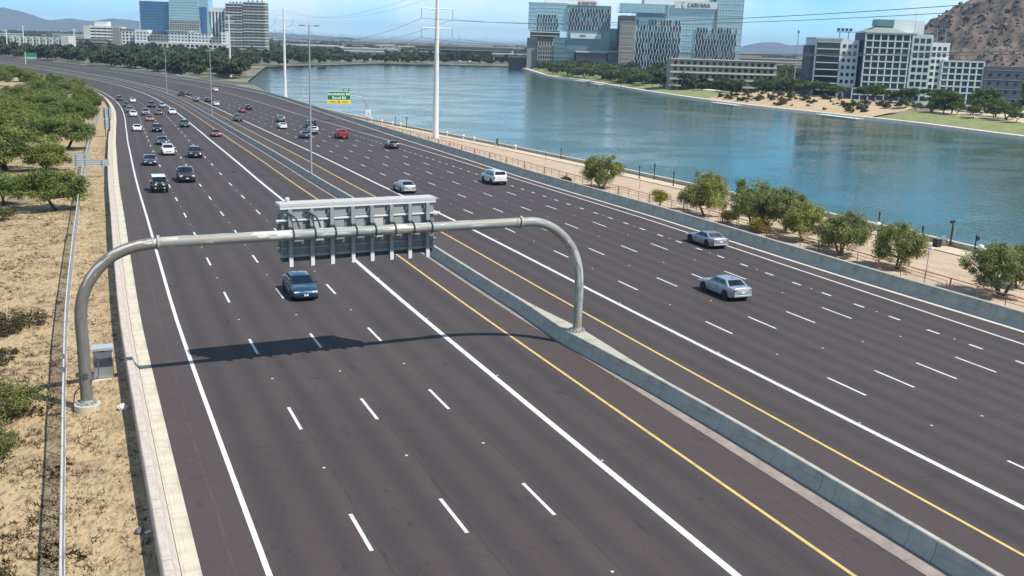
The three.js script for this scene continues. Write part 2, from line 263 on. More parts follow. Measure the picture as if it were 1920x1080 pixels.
{
  const S = stations(-40, 460, 4), N = 10;
  structure('gravel_strip', gridGeo(N, S.length - 1, (i, j) => { const b = barU(S[j]) + shift(S[j]) + .3, x = lerp(b, Math.max(77.7, b + .5), i / N); return [x, rightY(x, S[j]), -S[j]]; }, (i, j) => { const b = barU(S[j]) + shift(S[j]) + .3; return [lerp(b, 77.7, i / N), -S[j]]; }), gravel);
  structure('lakeside_path', gridGeo(1, S.length - 1, (i, j) => [i ? SHORE : 77.7, prof(S[j]) - (i ? 1.15 : 1.02), -S[j]], (i, j) => [i ? SHORE : 77.7, -S[j]]), sand);
  structure('lake_bank', gridGeo(2, S.length - 1, (i, j) => [SHORE + [0, .5, 3][i], [prof(S[j]) - 1.15, prof(S[j]) - 1.6, Math.min(WATER - .4, prof(S[j]) - 2)][i], -S[j]], (i, j) => [i * 2, -S[j]]), concGrey);
}
// ================================================================ metals
const galvTex = tex(512, 512, (x, y, i, j) => { const a = fbm(x, y, 8, 16, 5, 801), b = fbm(x, y, 30, 20, 3, 811), g = hash2(i, j, 8); let c = [.29, .315, .30].map(v => v * (.85 + .3 * b + .08 * (g - .5))); const w = sstep(.56, .64, a); c = c.map((v, q) => lerp(v, [.68, .67, .62][q], w * .75)); const r = sstep(.56, .64, fbm(x, y, 12, 10, 4, 821)); return c.map((v, q) => lerp(v, [.34, .27, .19][q], r * .8)); });
const galv = std([1, 1, 1], .62, { map: galvTex, metalness: .15 });
const oldPaintTex = tex(512, 512, (x, y, i, j) => { const a = fbm(x, y, 6, 8, 5, 841), g = hash2(i, j, 8); const c = [.185, .172, .152].map(v => v * (.8 + .4 * fbm(x, y, 20, 20, 3, 851) + .06 * (g - .5))); const w = sstep(.66, .70, a); return c.map((v, q) => lerp(v, [.6, .59, .56][q], w * .8)); });
const oldPaint = std([1, 1, 1], .65, { map: oldPaintTex, metalness: .1 });
const greyPaint = std([.31, .325, .32], .55, { metalness: .1 }), palePaint = std([.53, .53, .505], .5), darkPaint = std([.06, .07, .085], .6), midPaint = std([.20, .21, .215], .6), whiteMetal = std([.74, .74, .71], .5);
const aluminium = std([.52, .54, .55], .45, { metalness: .35 });
const rustBrown = std([.30, .145, .085], .75), blackMetal = std([.022, .022, .025], .55), steelGrey = std([.40, .41, .42], .5, { metalness: .3 });

// ================================================================ overhead sign gantry with the message board seen from behind
{
  const Z = -52.6, PX = 27.13, g = thing('sign_gantry', 'grey tubular arch gantry carrying a large message board over the lanes', 'gantry');
  { const t = .0545; g.rotation.y = t; g.position.set(PX - (PX * Math.cos(t) + Z * Math.sin(t)), 0, Z - (-PX * Math.sin(t) + Z * Math.cos(t))); }   // turned about the right post: the gantry stands a little askew
  const left = [[-.34, -.25, Z], [-.34, 1.3, Z], [-.34, 2.9, Z], [-.34, 4.35, Z], [-.16, 5.35, Z], [.34, 6.28, Z], [1.13, 7.06, Z], [2.16, 7.5, Z], [3.35, 7.66, Z]];
  mesh('bent_post', tube(left, .285, 48, 20), oldPaint, g);
  mesh('crossbar', rod([3.35, 7.66, Z], [23.1, 7.70, Z], .27, 22), galv, g);
  const right = [[23.1, 7.70, Z], [24.1, 7.66, Z], [25.1, 7.3, Z], [26.0, 6.62, Z], [26.65, 5.75, Z], [27.0, 4.8, Z], [27.12, 3.7, Z], [27.13, 2.4, Z], [27.13, .9, Z]];
  mesh('bent_post', tube(right, .27, 48, 20), galv, g);
  for (const [x, y] of [[3.34, 7.66], [23.07, 7.70]]) { const fl = mesh('flange', merge([rod([x - .07, y, Z], [x + .07, y, Z], .36, 22), rod([x - .3, y, Z], [x - .24, y, Z], .30, 22)]), galv, g); const bolts = []; for (let k = 0; k < 10; k++) { const a = k / 10 * Math.PI * 2; bolts.push(rod([x - .1, y + Math.cos(a) * .32, Z + Math.sin(a) * .32], [x + .1, y + Math.cos(a) * .32, Z + Math.sin(a) * .32], .022, 6)); } for (const q of bolts) mesh('bolt', q, blackMetal, fl); }
  for (const [x, y, r] of [[-.34, -.14, .285], [27.13, .85, .27]]) {
    const bp = mesh('base_plate', merge([cyl(r + .22, r + .22, .07, x, y, Z, 24), cyl(r + .06, r + .01, .16, x, y + .07, Z, 24)]), galv, g); const bolts = [];
    for (let k = 0; k < 12; k++) { const a = k / 12 * Math.PI * 2; bolts.push(cyl(.03, .03, .2, x + Math.cos(a) * (r + .14), y - .03, Z + Math.sin(a) * (r + .14), 6), cyl(.055, .055, .06, x + Math.cos(a) * (r + .14), y + .09, Z + Math.sin(a) * (r + .14), 6)); }
    for (let k = 0; k < bolts.length; k += 2) mesh('anchor_bolt', merge([bolts[k], bolts[k + 1]]), steelGrey, bp);
  }
  mesh('footing', merge([cyl(.62, .62, .44, -.34, -.57, Z, 28), cyl(.62, .6, .02, -.34, -.13, Z, 28)]), concWarm, g);
  mesh('hand_hole_cover', merge([box(.18, .28, .04, -.34, 1.35, Z + .29), box(.04, .5, .04, -.62, 1.05, Z + .12)]), darkPaint, g);
  mesh('cable_conduit', tube([[-.5, .85, Z + .3], [-.8, .65, Z + .25], [-.95, -.1, Z + .1], [-.98, -.5, Z]], .035, 16, 6), darkPaint, g); mesh('cable_conduit', tube([[-.1, 1.1, Z + .28], [.25, .95, Z - .6], [.5, .9, Z - 3.9]], .03, 16, 6), darkPaint, g);
  // message board: x 9.4 .. 18.2, y 6.25 .. 9.05, its face points away from the camera
  const zb = -53.28, x0 = 9.56, x1 = 18.0, slope = .006, yt = 8.84;
  const LIFT = .2, M = new THREE.Matrix4().makeRotationZ(Math.atan(slope)), tilt = q => { q.translate(-x0, -6.22 + LIFT, 0); q.applyMatrix4(M); return q.translate(x0, 6.22, 0); };
  const cab = mesh('message_board', tilt(bx(x0, x1, 6.22, yt, zb - .8, zb)), std([.21, .22, .225], .6), g);
  mesh('roof_cap', tilt(merge([bx(x0 - .1, 12.3, yt + .004, yt + .15, zb - .9, zb + .16), bx(12.312, 15.35, yt + .004, yt + .15, zb - .9, zb + .16), bx(15.362, x1 + .1, yt + .004, yt + .15, zb - .9, zb + .16)])), palePaint, cab);
  mesh('cap_lip', tilt(bx(x0 - .08, x1 + .08, yt - .12, yt, zb + .02, zb + .145)), whiteMetal, cab);
  mesh('upper_panel', tilt(bx(x0 + .05, x1 - .05, yt - .62, yt - .14, zb + .003, zb + .05)), greyPaint, cab);
  mesh('upper_rail', tilt(merge([bx(x0 - .3, x1 + .35, yt - .74, yt - .655, zb + .03, zb + .13), bx(x1 + .02, x1 + .35, yt - .9, yt - .83, zb - .4, zb - .3)])), whiteMetal, cab);
  mesh('lower_rail', tilt(bx(x0 - .05, x1 + .05, 6.62, 6.70, zb + .003, zb + .06)), greyPaint, cab);
  mesh('bottom_sill', tilt(bx(x0 - .04, x1 + .04, 6.16, 6.30, zb - .78, zb + .05)), greyPaint, cab);
  mesh('louvre_box', tilt(bx(x0 + .02, x1 - .02, 5.90, 6.14, zb - .7, zb - .12)), darkPaint, cab);
  for (const [dx, side] of [[x0 - .16, 1], [x1 + .02, 1]]) mesh('side_bracket', tilt(merge([bx(dx, dx + .14, 6.35, 8.4, zb - .5, zb - .35), bx(dx - .05, dx + .2, 7.95, 8.03, zb - .55, zb - .1), bx(dx - .05, dx + .2, 6.6, 6.68, zb - .55, zb - .1)])), greyPaint, cab);
  const beamX = [9.96, 11.1, 12.18, 13.32, 14.38, 15.48, 16.54, 17.58];
  beamX.forEach((bxx, k) => {
    const yc = 7.66 + (bxx - 3.35) * .002;
    const beam = mesh('hanger_beam', tilt(merge([bx(bxx - .10, bxx + .10, 5.72, 8.72, zb + .055, zb + .08), bx(bxx - .02, bxx + .02, 5.72, 8.72, zb + .08, zb + .24), bx(bxx - .10, bxx + .10, 5.72, 8.72, zb + .24, zb + .265)])), greyPaint, cab);
    mesh('beam_foot', tilt(bx(bxx - .1, bxx + .1, 5.70, 6.10, zb + .267, zb + .285)), whiteMetal, beam);
    const sp = new THREE.Shape([[0, 0], [0, .42], [-.62, .42]].map(p => new THREE.Vector2(...p)));
    mesh('gusset', tilt(new THREE.ExtrudeGeometry(sp, { depth: .03, bevelEnabled: false }).rotateY(-Math.PI / 2).translate(bxx + .015, 5.72, zb + .06)), darkPaint, beam);
    mesh('saddle_clamp', merge([tube([[bxx, yc + .02, Z - .5], [bxx, yc + .26, Z - .2], [bxx, yc + .33, Z], [bxx, yc + .22, Z + .24], [bxx, yc, Z + .33], [bxx, yc - .24, Z + .22], [bxx, yc - .33, Z]], .035, 20, 6), bx(bxx - .12, bxx + .12, yc - .1, yc + .36, Z - .46, Z - .30)]), darkPaint, beam);
    if (k < 7) {
      const nx = beamX[k + 1], w = nx - bxx;
      mesh('access_door', tilt(bx(bxx + .16, bxx + .16 + w * .46, 6.95, 8.02, zb + .003, zb + .10)), k % 3 === 1 ? palePaint : greyPaint, cab);
      mesh('inner_panel', tilt(bx(bxx + .2 + w * .5, nx - .18, 6.85, 8.0, zb + .002, zb + .015)), midPaint, cab);
      mesh('vent_strip', tilt(bx(bxx + .16, nx - .16, 8.04, 8.10, zb + .003, zb + .05)), midPaint, cab);
      mesh('latch', tilt(bx(nx - .3, nx - .18, 8.42, 8.6, zb + .05, zb + .075)), blackMetal, cab);
    }
  });
  mesh('access_door', tilt(bx(x0 + .1, x0 + .5, 7.2, 7.5, zb + .003, zb + .06)), palePaint, cab);
  for (const hx of [10.35, 11.45]) mesh('cable_hose', tube([[hx - .75, 8.78, zb + .12], [hx - .45, 8.72, zb + .28], [hx - .12, 8.4, zb + .42], [hx + .02, 7.95, zb + .5]], .055, 18, 8), darkPaint, cab);
  mesh('beacon', merge([cyl(.12, .12, .12, x0 + .45, 9.18, zb - .6, 12), new THREE.SphereGeometry(.13, 12, 8).translate(x0 + .45, 9.32, zb - .6)]), palePaint, cab);
}
// ---- roadside control cabinet
{
  const [cx, cz] = [.6, -55.8], y = leftY(.6, 56) + .02, c = thing('control_cabinet', 'grey steel control cabinet with dark upper door behind the gantry post', 'cabinet', [cx, y, cz]);
  mesh('pad', bx(-.62, .62, -.2, .06, -.5, .55), concPale, c);
  mesh('cabinet_body', rbox(1.0, 1.62, .66, .03, 0, .88, 0), palePaint, c);
  mesh('top_hood', merge([bx(-.54, .54, 1.69, 1.76, -.37, .42), bx(-.54, .54, 1.62, 1.69, .335, .41)]), aluminium, c);
  mesh('upper_door', bx(-.44, .44, .72, 1.55, .332, .365), std([.14, .15, .165], .4), c);
  mesh('lower_door', bx(-.46, .46, .12, .69, .332, .352), whiteMetal, c);
  mesh('handle', merge([bx(.3, .34, 1.0, 1.2, .366, .40), bx(-.1, .1, 1.56, 1.6, .36, .39)]), blackMetal, c);
}
// ---- litter by the wall
{
  const bag = (sx, sy, sz, seed) => { const g = new THREE.IcosahedronGeometry(1, 3), p = g.attributes.position, v = new THREE.Vector3(); for (let i = 0; i < p.count; i++) { v.fromBufferAttribute(p, i); const n = 1 + .5 * (fbm((v.x + 1.5) / 3, (v.y * .7 + v.z * .7 + 1.5) / 3, 7, 7, 3, seed) - .5); p.setXYZ(i, v.x * sx * n, Math.max(-sy * .5, v.y * sy * n) + sy * .5, v.z * sz * n); } g.computeVertexNormals(); return g; };
  const a = solo('litter_bag', bag(.27, .17, .24, 3), std([.80, .68, .68], .6), 'crumpled pinkish white plastic bag on the verge near the gantry footing', 'litter'); a.position.set(1.32, leftY(1.3, 50.3), -50.3); a.rotation.y = .6;
  const b = solo('litter_bag', bag(.15, .1, .2, 8), std([.12, .12, .12], .6), 'small black crumpled bag at the foot of the low roadside wall', 'litter'); b.position.set(1.25, leftY(1.3, 36.7), -36.7);
  const s = solo('paper_scrap', new THREE.PlaneGeometry(.25, .14, 4, 2).rotateX(-1.3), std([.7, .7, .66], .8, { side: THREE.DoubleSide }), 'scrap of white paper lying against the low roadside wall', 'litter'); s.position.set(1.52, leftY(1.5, 36.4) + .07, -36.4); s.rotation.y = .5;
}
// ---- chain-link fence on the verge
{
  const H = 1.75, us = -1.25, S0 = 26, S1 = 336, f = thing('chain_link_fence', 'grey chain-link fence running along the dry grass verge', 'fence');
  const base = s => { const [x, , z] = at(us, s); return [x, leftY(us, s), z]; };
  for (let s = S0; s <= S1; s += 3.2) { const [x, y, z] = base(s); mesh('post', merge([cyl(.035, .035, H + .3, x, y - .25, z, 8), new THREE.SphereGeometry(.045, 8, 6).translate(x, y + H + .06, z)]), steelGrey, f); }
  const S = stations(S0, S1, 3.2), top = S.map(s => { const [x, y, z] = base(s); return [x, y + H, z]; });
  mesh('top_rail', tube(top, .048, 220, 6), palePaint, f); mesh('bottom_rail', tube(S.map(s => { const [x, y, z] = base(s); return [x, y + .05, z]; }), .03, 220, 5), palePaint, f);
  const wire = tex(128, 128, (x, y) => { const d = Math.min(...[x + y, x - y].map(q => { const t = ((q % 1) + 1) % 1; return Math.min(t, 1 - t); })); return [d < .12 ? 1 : 0]; }, { srgb: false });
  const mm = std([.62, .63, .63], .5, { alphaMap: wire, alphaTest: .5, metalness: .3, side: THREE.DoubleSide });
  mesh('wire_mesh', gridGeo(S.length - 1, 1, (i, j) => { const [x, y, z] = base(S[i]); return [x, y + .04 + j * (H - .06), z]; }, (i, j) => [S[i] / .14, j * H / .14]), mm, f);
}
// ---- backs of two road signs standing on the verge
{
  const slatPanel = (g, x0, x1, y0, y1, z, n) => { for (let k = 0; k < n; k++) mesh('panel_slat', merge([bx(x0, x1, lerp(y0, y1, k / n) + .008, lerp(y0, y1, (k + 1) / n) - .008, z, z + .03), bx(x0, x1, lerp(y0, y1, k / n) + .008, lerp(y0, y1, k / n) + .05, z + .03, z + .07), bx(x0, x1, lerp(y0, y1, (k + 1) / n) - .05, lerp(y0, y1, (k + 1) / n) - .008, z + .03, z + .07)]), aluminium, g); };
  const a = thing('guide_sign', 'wide aluminium guide sign seen from behind among verge trees', 'sign', [0, 0, -146]); const ya = leftY(0, 146);
  slatPanel(a, -.56, 1.42, .78, 1.66, 0, 3); slatPanel(a, -.56, 3.95, -.13, .75, 0, 3);
  for (const x of [-.05, 1.05, 3.1]) mesh('post', bx(x - .07, x + .07, ya - .2, x < 2 ? 1.6 : .7, .07, .2), steelGrey, a);
  const b = thing('warning_sign', 'tall aluminium sign pair seen from behind, one panel above the other', 'sign', [6.05, 0, -222]); const yb = leftY(1.8, 222);
  slatPanel(b, -.9, .95, .12, 2.28, 0, 4); slatPanel(b, -.62, .68, -1.95, -.22, 0, 4);
  for (const x of [-.38, .45]) mesh('post', bx(x - .07, x + .07, yb - .2, 2.2, .07, .2), blackMetal, b);
}
// ---- rust brown railing between barrier and path
{
  const r = thing('lakeside_railing', 'rust brown steel railing with nested bars behind the tall lakeside barrier', 'railing'), UR = 62.7;
  const P = (s, h) => { const x = UR + shift(s) + .03 * Math.max(0, s - 170); return [x, rightY(x, s) + h, -s]; };
  for (let s = 34; s < 322; s += 8) {
    mesh('main_post', rod(P(s, -.15), P(s, 1.16), .075, 8), rustBrown, r);
    for (const k of [2.67, 5.33]) mesh('slim_post', rod(P(s + k, -.1), P(s + k, 1.1), .032, 6), rustBrown, r);
    mesh('top_rail', rod(P(s + .02, 1.12), P(s + 7.98, 1.12), .038, 6), rustBrown, r);
    mesh('outer_frame', merge([rod(P(s + .35, 0), P(s + .35, .86), .024, 5), rod(P(s + .35, .86), P(s + 7.65, .86), .024, 5), rod(P(s + 7.65, 0), P(s + 7.65, .86), .024, 5)]), rustBrown, r);
    mesh('inner_frame', merge([rod(P(s + .75, 0), P(s + .75, .56), .024, 5), rod(P(s + .75, .56), P(s + 7.25, .56), .024, 5), rod(P(s + 7.25, 0), P(s + 7.25, .56), .024, 5)]), rustBrown, r);
  }
}
// ---- low lake wall, path kerb, bollards, posts, lamps
{
  const w = thing('lake_wall', 'low pale concrete wall along the edge of the lake', 'wall');
  const prof2 = (a, b, y0, y1) => s => [[a - shift(s), y0 - 1.15], [a - shift(s), y1 - 1.15], [b - shift(s), y1 - 1.15], [b - shift(s), y0 - 1.15]];
  for (let s = -20; s < 440; s += 10) { const seg = mesh('wall_block', sweep(prof2(81.62, 81.9, -.5, .46), s + .01, s + 9.99, 5), concGrey, w); mesh('wall_cap', sweep(prof2(81.56, 81.98, .462, .55), s + .01, s + 9.99, 5), concPale, seg); }
  const k = structureGroup('path_kerb'); for (let s = -20; s < 300; s += 12) mesh('kerb_stone', sweep(prof2(77.62, 77.78, -.2, .25), s + .01, s + 11.99, 6), concGrey, k);
  const pathY = s => prof(s) - 1.08;
  const bl = thing('bollard', 'short concrete bollard with white domed cap beside the lake wall', 'bollard', [81.2, pathY(76.6), -76.6], 0, 'white domed bollards along the lakeside path');
  mesh('shaft', cyl(.20, .18, .62, 0, 0, 0, 14), concPale, bl); mesh('dome_cap', new THREE.SphereGeometry(.29, 16, 10, 0, 7, 0, Math.PI * .62).translate(0, .66, 0), whiteMetal, bl); mesh('dark_collar', cyl(.2, .2, .07, 0, .5, 0, 14), blackMetal, bl);
  for (const [x, s] of [[79.5, 110.6], [79.7, 95.1], [80.5, 85.4], [80.8, 80.8], [81.2, 72], [81.2, 218.3], [81.2, 211.3], [81.2, 198.6], [81, 187.7], [81.2, 296.6], [81.2, 285.4], [81.2, 274.8], [81.2, 266.8], [81.2, 229.3]]) copyOf(bl, [x, pathY(s), -s], 0);
  const dp = thing('light_column', 'slim black light column on the lakeside path', 'lamp post', [78.6, pathY(77), -77.1], 0, 'slim black light columns by the lake');
  mesh('base', cyl(.12, .1, .18, 0, 0, 0, 10), blackMetal, dp); mesh('shaft', cyl(.075, .065, 1.75, 0, .18, 0, 10), blackMetal, dp); mesh('lantern', merge([cyl(.10, .10, .34, 0, 1.6, 0, 10), cyl(.13, .05, .08, 0, 1.94, 0, 10)]), blackMetal, dp);
  for (const [x, s] of [[80.9, 166.5], [79.2, 135.3], [80.9, 133.7], [79.4, 125.8], [79, 113.9], [81, 85.9], [81.2, 272]]) copyOf(dp, [x, pathY(s), -s], 0, null, null, [1, s === 133.7 || s === 272 ? 1.2 : 1, 1]);
  const tp = thing('camera_post', 'tall black post with speaker horn and box above lake wall', 'post', [81.3, pathY(76), -75.9]);
  mesh('shaft', cyl(.09, .07, 2.5, 0, 0, 0, 10), blackMetal, tp); mesh('horn', merge([box(.5, .2, .18, -.05, 2.55, 0), box(.2, .14, .14, -.3, 2.45, 0)]), blackMetal, tp); mesh('side_box', merge([box(.3, .75, .1, .34, 1.65, 0), box(.36, .18, .2, .26, 1.1, 0)]), midPaint, tp);
  const t2 = thing('camera_post', 'black post with one small box beyond the tall speaker post', 'post', [81.3, pathY(72.6), -72.8]);
  mesh('shaft', cyl(.07, .06, 1.75, 0, 0, 0, 10), blackMetal, t2); mesh('side_box', box(.34, .4, .2, .2, 1.35, 0), blackMetal, t2);
  const t3 = thing('camera_post', 'black post with small head standing near the transmission pole', 'post', [81.2, pathY(261), -261.6]); mesh('shaft', cyl(.1, .08, 2.6, 0, 0, 0, 10), blackMetal, t3); mesh('head', box(.5, .3, .2, .1, 2.5, 0), blackMetal, t3);
  const tc = thing('litter_bin', 'square black litter bin at the end of the path kerb', 'bin', [79.6, pathY(76), -76.0]); mesh('bin_body', rbox(.62, .8, .62, .04, 0, .42, 0), blackMetal, tc); mesh('lid', rbox(.7, .1, .7, .03, 0, .87, 0), midPaint, tc);
  const lp = (x, s, h, label) => { const y = rightY(x, s), l = thing('path_lamp', label, 'lamp post', [x, y, -s], .3); mesh('pole', cyl(.045, .035, h, 0, 0, 0, 8), steelGrey, l); mesh('arm', rod([0, h - .06, 0], [.3, h - .06, 0], .03, 6), steelGrey, l); mesh('lamp_head', rbox(.34, .2, .24, .03, .38, h - .1, 0), whiteMetal, l); };
  lp(65.0, 119.6, 2.3, 'white headed path lamp in front of the round lakeside tree'); lp(65.2, 63, 2.6, 'white headed path lamp beside the bare gravel plot'); lp(65.3, 89.9, 2.1, 'white headed path lamp beside the largest tree clump');
  const mk = (x, s, h, label) => { const m = thing('marker_stake', label, 'stake', [x, rightY(x, s), -s]); mesh('stake', cyl(.04, .035, h, 0, 0, 0, 6), std([.36, .27, .18], .8), m); mesh('cap', cyl(.045, .045, .06, 0, h, 0, 6), steelGrey, m); };
  mk(71.5, 153, 1.6, 'thin tan stake on the gravel before the cyclist'); mk(71, 121, 1.5, 'thin tan stake on the gravel between two lakeside trees');
}
// ---- lamp masts on the median
{
  const mast = (s, h, label) => { const [x, y, z] = at(medU(s), s, .84), m = thing('lamp_mast', label, 'lamp mast', [x, y, z]); mesh('base_plate', cyl(.2, .2, .06, 0, 0, 0, 14), steelGrey, m); mesh('pole', cyl(.15, .08, h, 0, .04, 0, 12), steelGrey, m); mesh('cross_arm', rod([-.85, h, 0], [.85, h, 0], .05, 8), steelGrey, m); for (const k of [-1, 1]) { mesh('lamp_head', merge([rbox(.55, .16, .34, .04, k * .95, h + .02, .3), rbox(.55, .16, .34, .04, k * .95, h + .02, -.3)]), midPaint, m); } mesh('finial', cyl(.09, .02, .4, 0, h, 0, 8), steelGrey, m); return m; };
  mast(134.4, 19, 'tall grey twin lamp mast on the median just beyond the message board');
  mast(284, 17, 'grey twin lamp mast far along the median past the first mast'); mast(430, 17, 'distant grey twin lamp mast on the curving median');
}
// ---- green exit sign on an arched arm
{
  const X = 73.9, Z = -274.7, Y = prof(274.7) - .5, g = thing('exit_sign', 'green exit sign with yellow strip on a curved arm over the lanes', 'sign');
  mesh('post', tube([[X, Y, Z], [X, Y + 2.5, Z], [X, -.6, Z], [X - .35, .7, Z], [X - 1.3, 1.65, Z], [X - 2.8, 1.95, Z], [X - 5, 2.0, Z], [X - 11, 2.0, Z]], .17, 60, 10), steelGrey, g);
  mesh('footing', cyl(.5, .5, .5, X, Y - .2, Z, 14), concPale, g);
  const cab = mesh('control_box', rbox(1.5, 1.75, .7, .05, X + .1, -2.6, Z + .5), whiteMetal, g); mesh('door', bx(X - .4, X + .6, -3.3, -1.95, Z + .852, Z + .87), palePaint, cab); mesh('notice', bx(X + .05, X + .5, -2.9, -2.6, Z + .873, Z + .88), midPaint, cab);
  const canvas = (w, h, draw) => { const c = document.createElement('canvas'); c.width = w; c.height = h; const x = c.getContext('2d'); draw(x, w, h); const t = new THREE.CanvasTexture(c); t.colorSpace = THREE.SRGBColorSpace; return t; };
  const face = canvas(512, 200, (c, w, h) => { c.fillStyle = '#e8efe8'; c.fillRect(0, 0, w, h); c.fillStyle = '#04733f'; c.fillRect(8, 8, w - 16, h - 16); c.fillStyle = '#f4fbf6'; c.font = 'bold 78px sans-serif'; c.textAlign = 'center'; c.fillText('Scottsdale Rd', w / 2, 88, 470); c.fillText('Rural Rd', w / 2, 172, 300); });
  const yel = canvas(512, 70, (c, w, h) => { c.fillStyle = '#f0c818'; c.fillRect(0, 0, w, h); c.fillStyle = '#151515'; c.font = 'bold 46px sans-serif'; c.textAlign = 'center'; c.fillText('EXIT', 130, 52); c.fillText('ONLY', 385, 52); c.fillRect(249, 10, 14, 30); c.beginPath(); c.moveTo(228, 34); c.lineTo(284, 34); c.lineTo(256, 64); c.fill(); });
  const tab = canvas(160, 64, (c, w, h) => { c.fillStyle = '#e8efe8'; c.fillRect(0, 0, w, h); c.fillStyle = '#04733f'; c.fillRect(4, 4, w - 8, h - 8); c.fillStyle = '#f4fbf6'; c.font = 'bold 40px sans-serif'; c.textAlign = 'center'; c.fillText('EXIT 7', w / 2, 48, 140); });
  const back = aluminium, panel = (name, x0, x1, y0, y1, t) => { const m = mesh(name, bx(x0, x1, y0, y1, Z + .18, Z + .26), back, g); mesh('printed_face', new THREE.PlaneGeometry(x1 - x0, y1 - y0).translate((x0 + x1) / 2, (y0 + y1) / 2, Z + .266), std([1, 1, 1], .5, { map: t }), m); };
  panel('destination_panel', 62.9, 69.4, .92, 3.25, face); panel('lane_panel', 62.9, 69.4, 0, .88, yel); panel('exit_tab', 67.2, 69.4, 3.28, 4.15, tab);
  for (const x of [64.3, 66.2, 68.1]) mesh('hanger', bx(x - .06, x + .06, 0, 3.3, Z + .1, Z + .178), steelGrey, g);
}
// ---- transmission poles and their lines
{
  const poles = [[73.4, -214.9, -3.9, 28.6], [82.3, -436.4, -8.2, 28.4], [91, -660, -9, 28.2], [76, 25, -.8, 34.5]];
  const levels = [[27.6, 2.2, 0], [24.0, 3.7, 2.0], [20.0, 3.7, 2.0]];
  const tips = [];
  poles.forEach(([x, z, y0, top], i) => {
    const g = thing('transmission_pole', ['tall white transmission pole standing by the lakeside railing', 'white transmission pole beyond the green exit sign', 'distant white transmission pole past the bend of the freeway', 'tallest white transmission pole, holding the highest power lines beside the lake'][i], 'pylon', [x, 0, z], .12, 'white transmission poles along the lake');
    mesh('footing', cyl(.95, .95, .7, 0, y0 - .2, 0, 18), concPale, g); mesh('shaft', cyl(.68, .34, top - y0, 0, y0, 0, 20), whiteMetal, g);
    const T = [];
    for (const [h0, w, drop] of levels) for (const k of [-1, 1]) {
      const h = h0 + (i === 3 ? 5.5 : 0), arm = mesh('cross_arm', rod([0, h, 0], [k * w, h + (drop ? .12 : .05), 0], .16, 8, .08), whiteMetal, g); let ty = h;
      if (drop) { mesh('insulator', merge([rod([k * w, h + .1, 0], [k * w, h - drop, 0], .05, 6), ...Array.from({ length: 7 }, (_, q) => cyl(.11, .11, .06, k * w, h - .4 - q * .2, 0, 8))]), steelGrey, arm); ty = h - drop; }
      const v = new THREE.Vector3(k * w, ty, 0).applyAxisAngle(new THREE.Vector3(0, 1, 0), .12); T.push([v.x + x, v.y, v.z + z]);
    }
    tips.push(T);
  });
  for (const [a, b, sag] of [[0, 1, 6], [1, 2, 6], [3, 0, 3.5]]) tips[a].forEach((p, k) => { const q = tips[b][k], L = []; for (let i = 0; i <= 28; i++) { const t = i / 28; L.push([lerp(p[0], q[0], t), lerp(p[1], q[1], t) - 4 * (k < 2 ? sag * .7 : sag) * t * (1 - t), lerp(p[2], q[2], t)]); } solo('power_line', tube(L, k < 2 ? .022 : .036, 60, 5), midPaint, 'thin sagging power line strung between two white transmission poles', 'cable', 'power lines between the white poles'); });
}
// ================================================================ vehicles (local frame: forward = +z, wheels on y = 0)
const glassDark = phys([.012, .016, .02], .04, { clearcoat: 1, clearcoatRoughness: .03 }), tyreMat = std([.018, .018, .019], .85), rimMat = std([.42, .43, .44], .35, { metalness: .7 }), trimBlack = std([.02, .02, .022], .5), lampClear = phys([.72, .76, .78], .12, { clearcoat: 1 }), lampRed = phys([.32, .012, .012], .2, { clearcoat: 1 }), plateMat = std([.72, .70, .68], .5), chrome = std([.62, .64, .66], .2, { metalness: .9 });
const paint = c => phys(c, .34, { clearcoat: 1, clearcoatRoughness: .06, metalness: .25 });
const PAINT = { blue: paint([.012, .058, .105]), navy: paint([.03, .045, .085]), black: paint([.012, .013, .015]), charcoal: paint([.035, .037, .042]), grey: paint([.14, .15, .16]), silver: paint([.30, .315, .33]), paleSilver: paint([.37, .395, .415]), white: phys([.80, .80, .79], .35, { clearcoat: 1, clearcoatRoughness: .06 }), pearl: phys([.76, .72, .70], .35, { clearcoat: 1, clearcoatRoughness: .06 }), red: paint([.42, .03, .035]), maroon: paint([.20, .045, .04]), rose: paint([.40, .12, .11]), green: paint([.03, .07, .055]) };
function loftBody(st) {                     // stations [z, halfWidth, bottom, top]
  const ring = (z, hw, b, t) => { const h = t - b, half = [[0, b], [hw * .86, b], [hw * .965, b + .06], [hw, b + h * .30], [hw * 1.0, b + h * .55], [hw * .985, b + h * .78], [hw * .95, t - .055], [hw * .87, t - .012], [hw * .55, t + .018], [0, t + .03]]; return [...half.map(([x, y]) => [x, y, z]), ...half.slice(1, -1).reverse().map(([x, y]) => [-x, y, z])]; };
  const R = st.map(q => ring(...q)), n = R[0].length, P = [], I = []; R.forEach(r => r.forEach(p => P.push(...p)));
  for (let j = 0; j < R.length - 1; j++) for (let i = 0; i < n; i++) { const a = j * n + i, b = j * n + (i + 1) % n, c = a + n, d = b + n; I.push(a, b, d, a, d, c); }
  for (const [j, f] of [[0, 1], [R.length - 1, 0]]) { const o = P.length / 3; const c = R[j].reduce((s, p) => [s[0] + p[0] / n, s[1] + p[1] / n, s[2] + p[2] / n], [0, 0, 0]); P.push(...c); for (let i = 0; i < n; i++) { const a = j * n + i, b = j * n + (i + 1) % n; I.push(...(f ? [o, b, a] : [o, a, b])); } }
  const g = new THREE.BufferGeometry(); g.setAttribute('position', new THREE.Float32BufferAttribute(P, 3)); g.setIndex(I); const q = toCreasedNormals(g, .75); q.setAttribute('uv', new THREE.Float32BufferAttribute(new Float32Array(q.attributes.position.count * 2), 2)); return q;
}
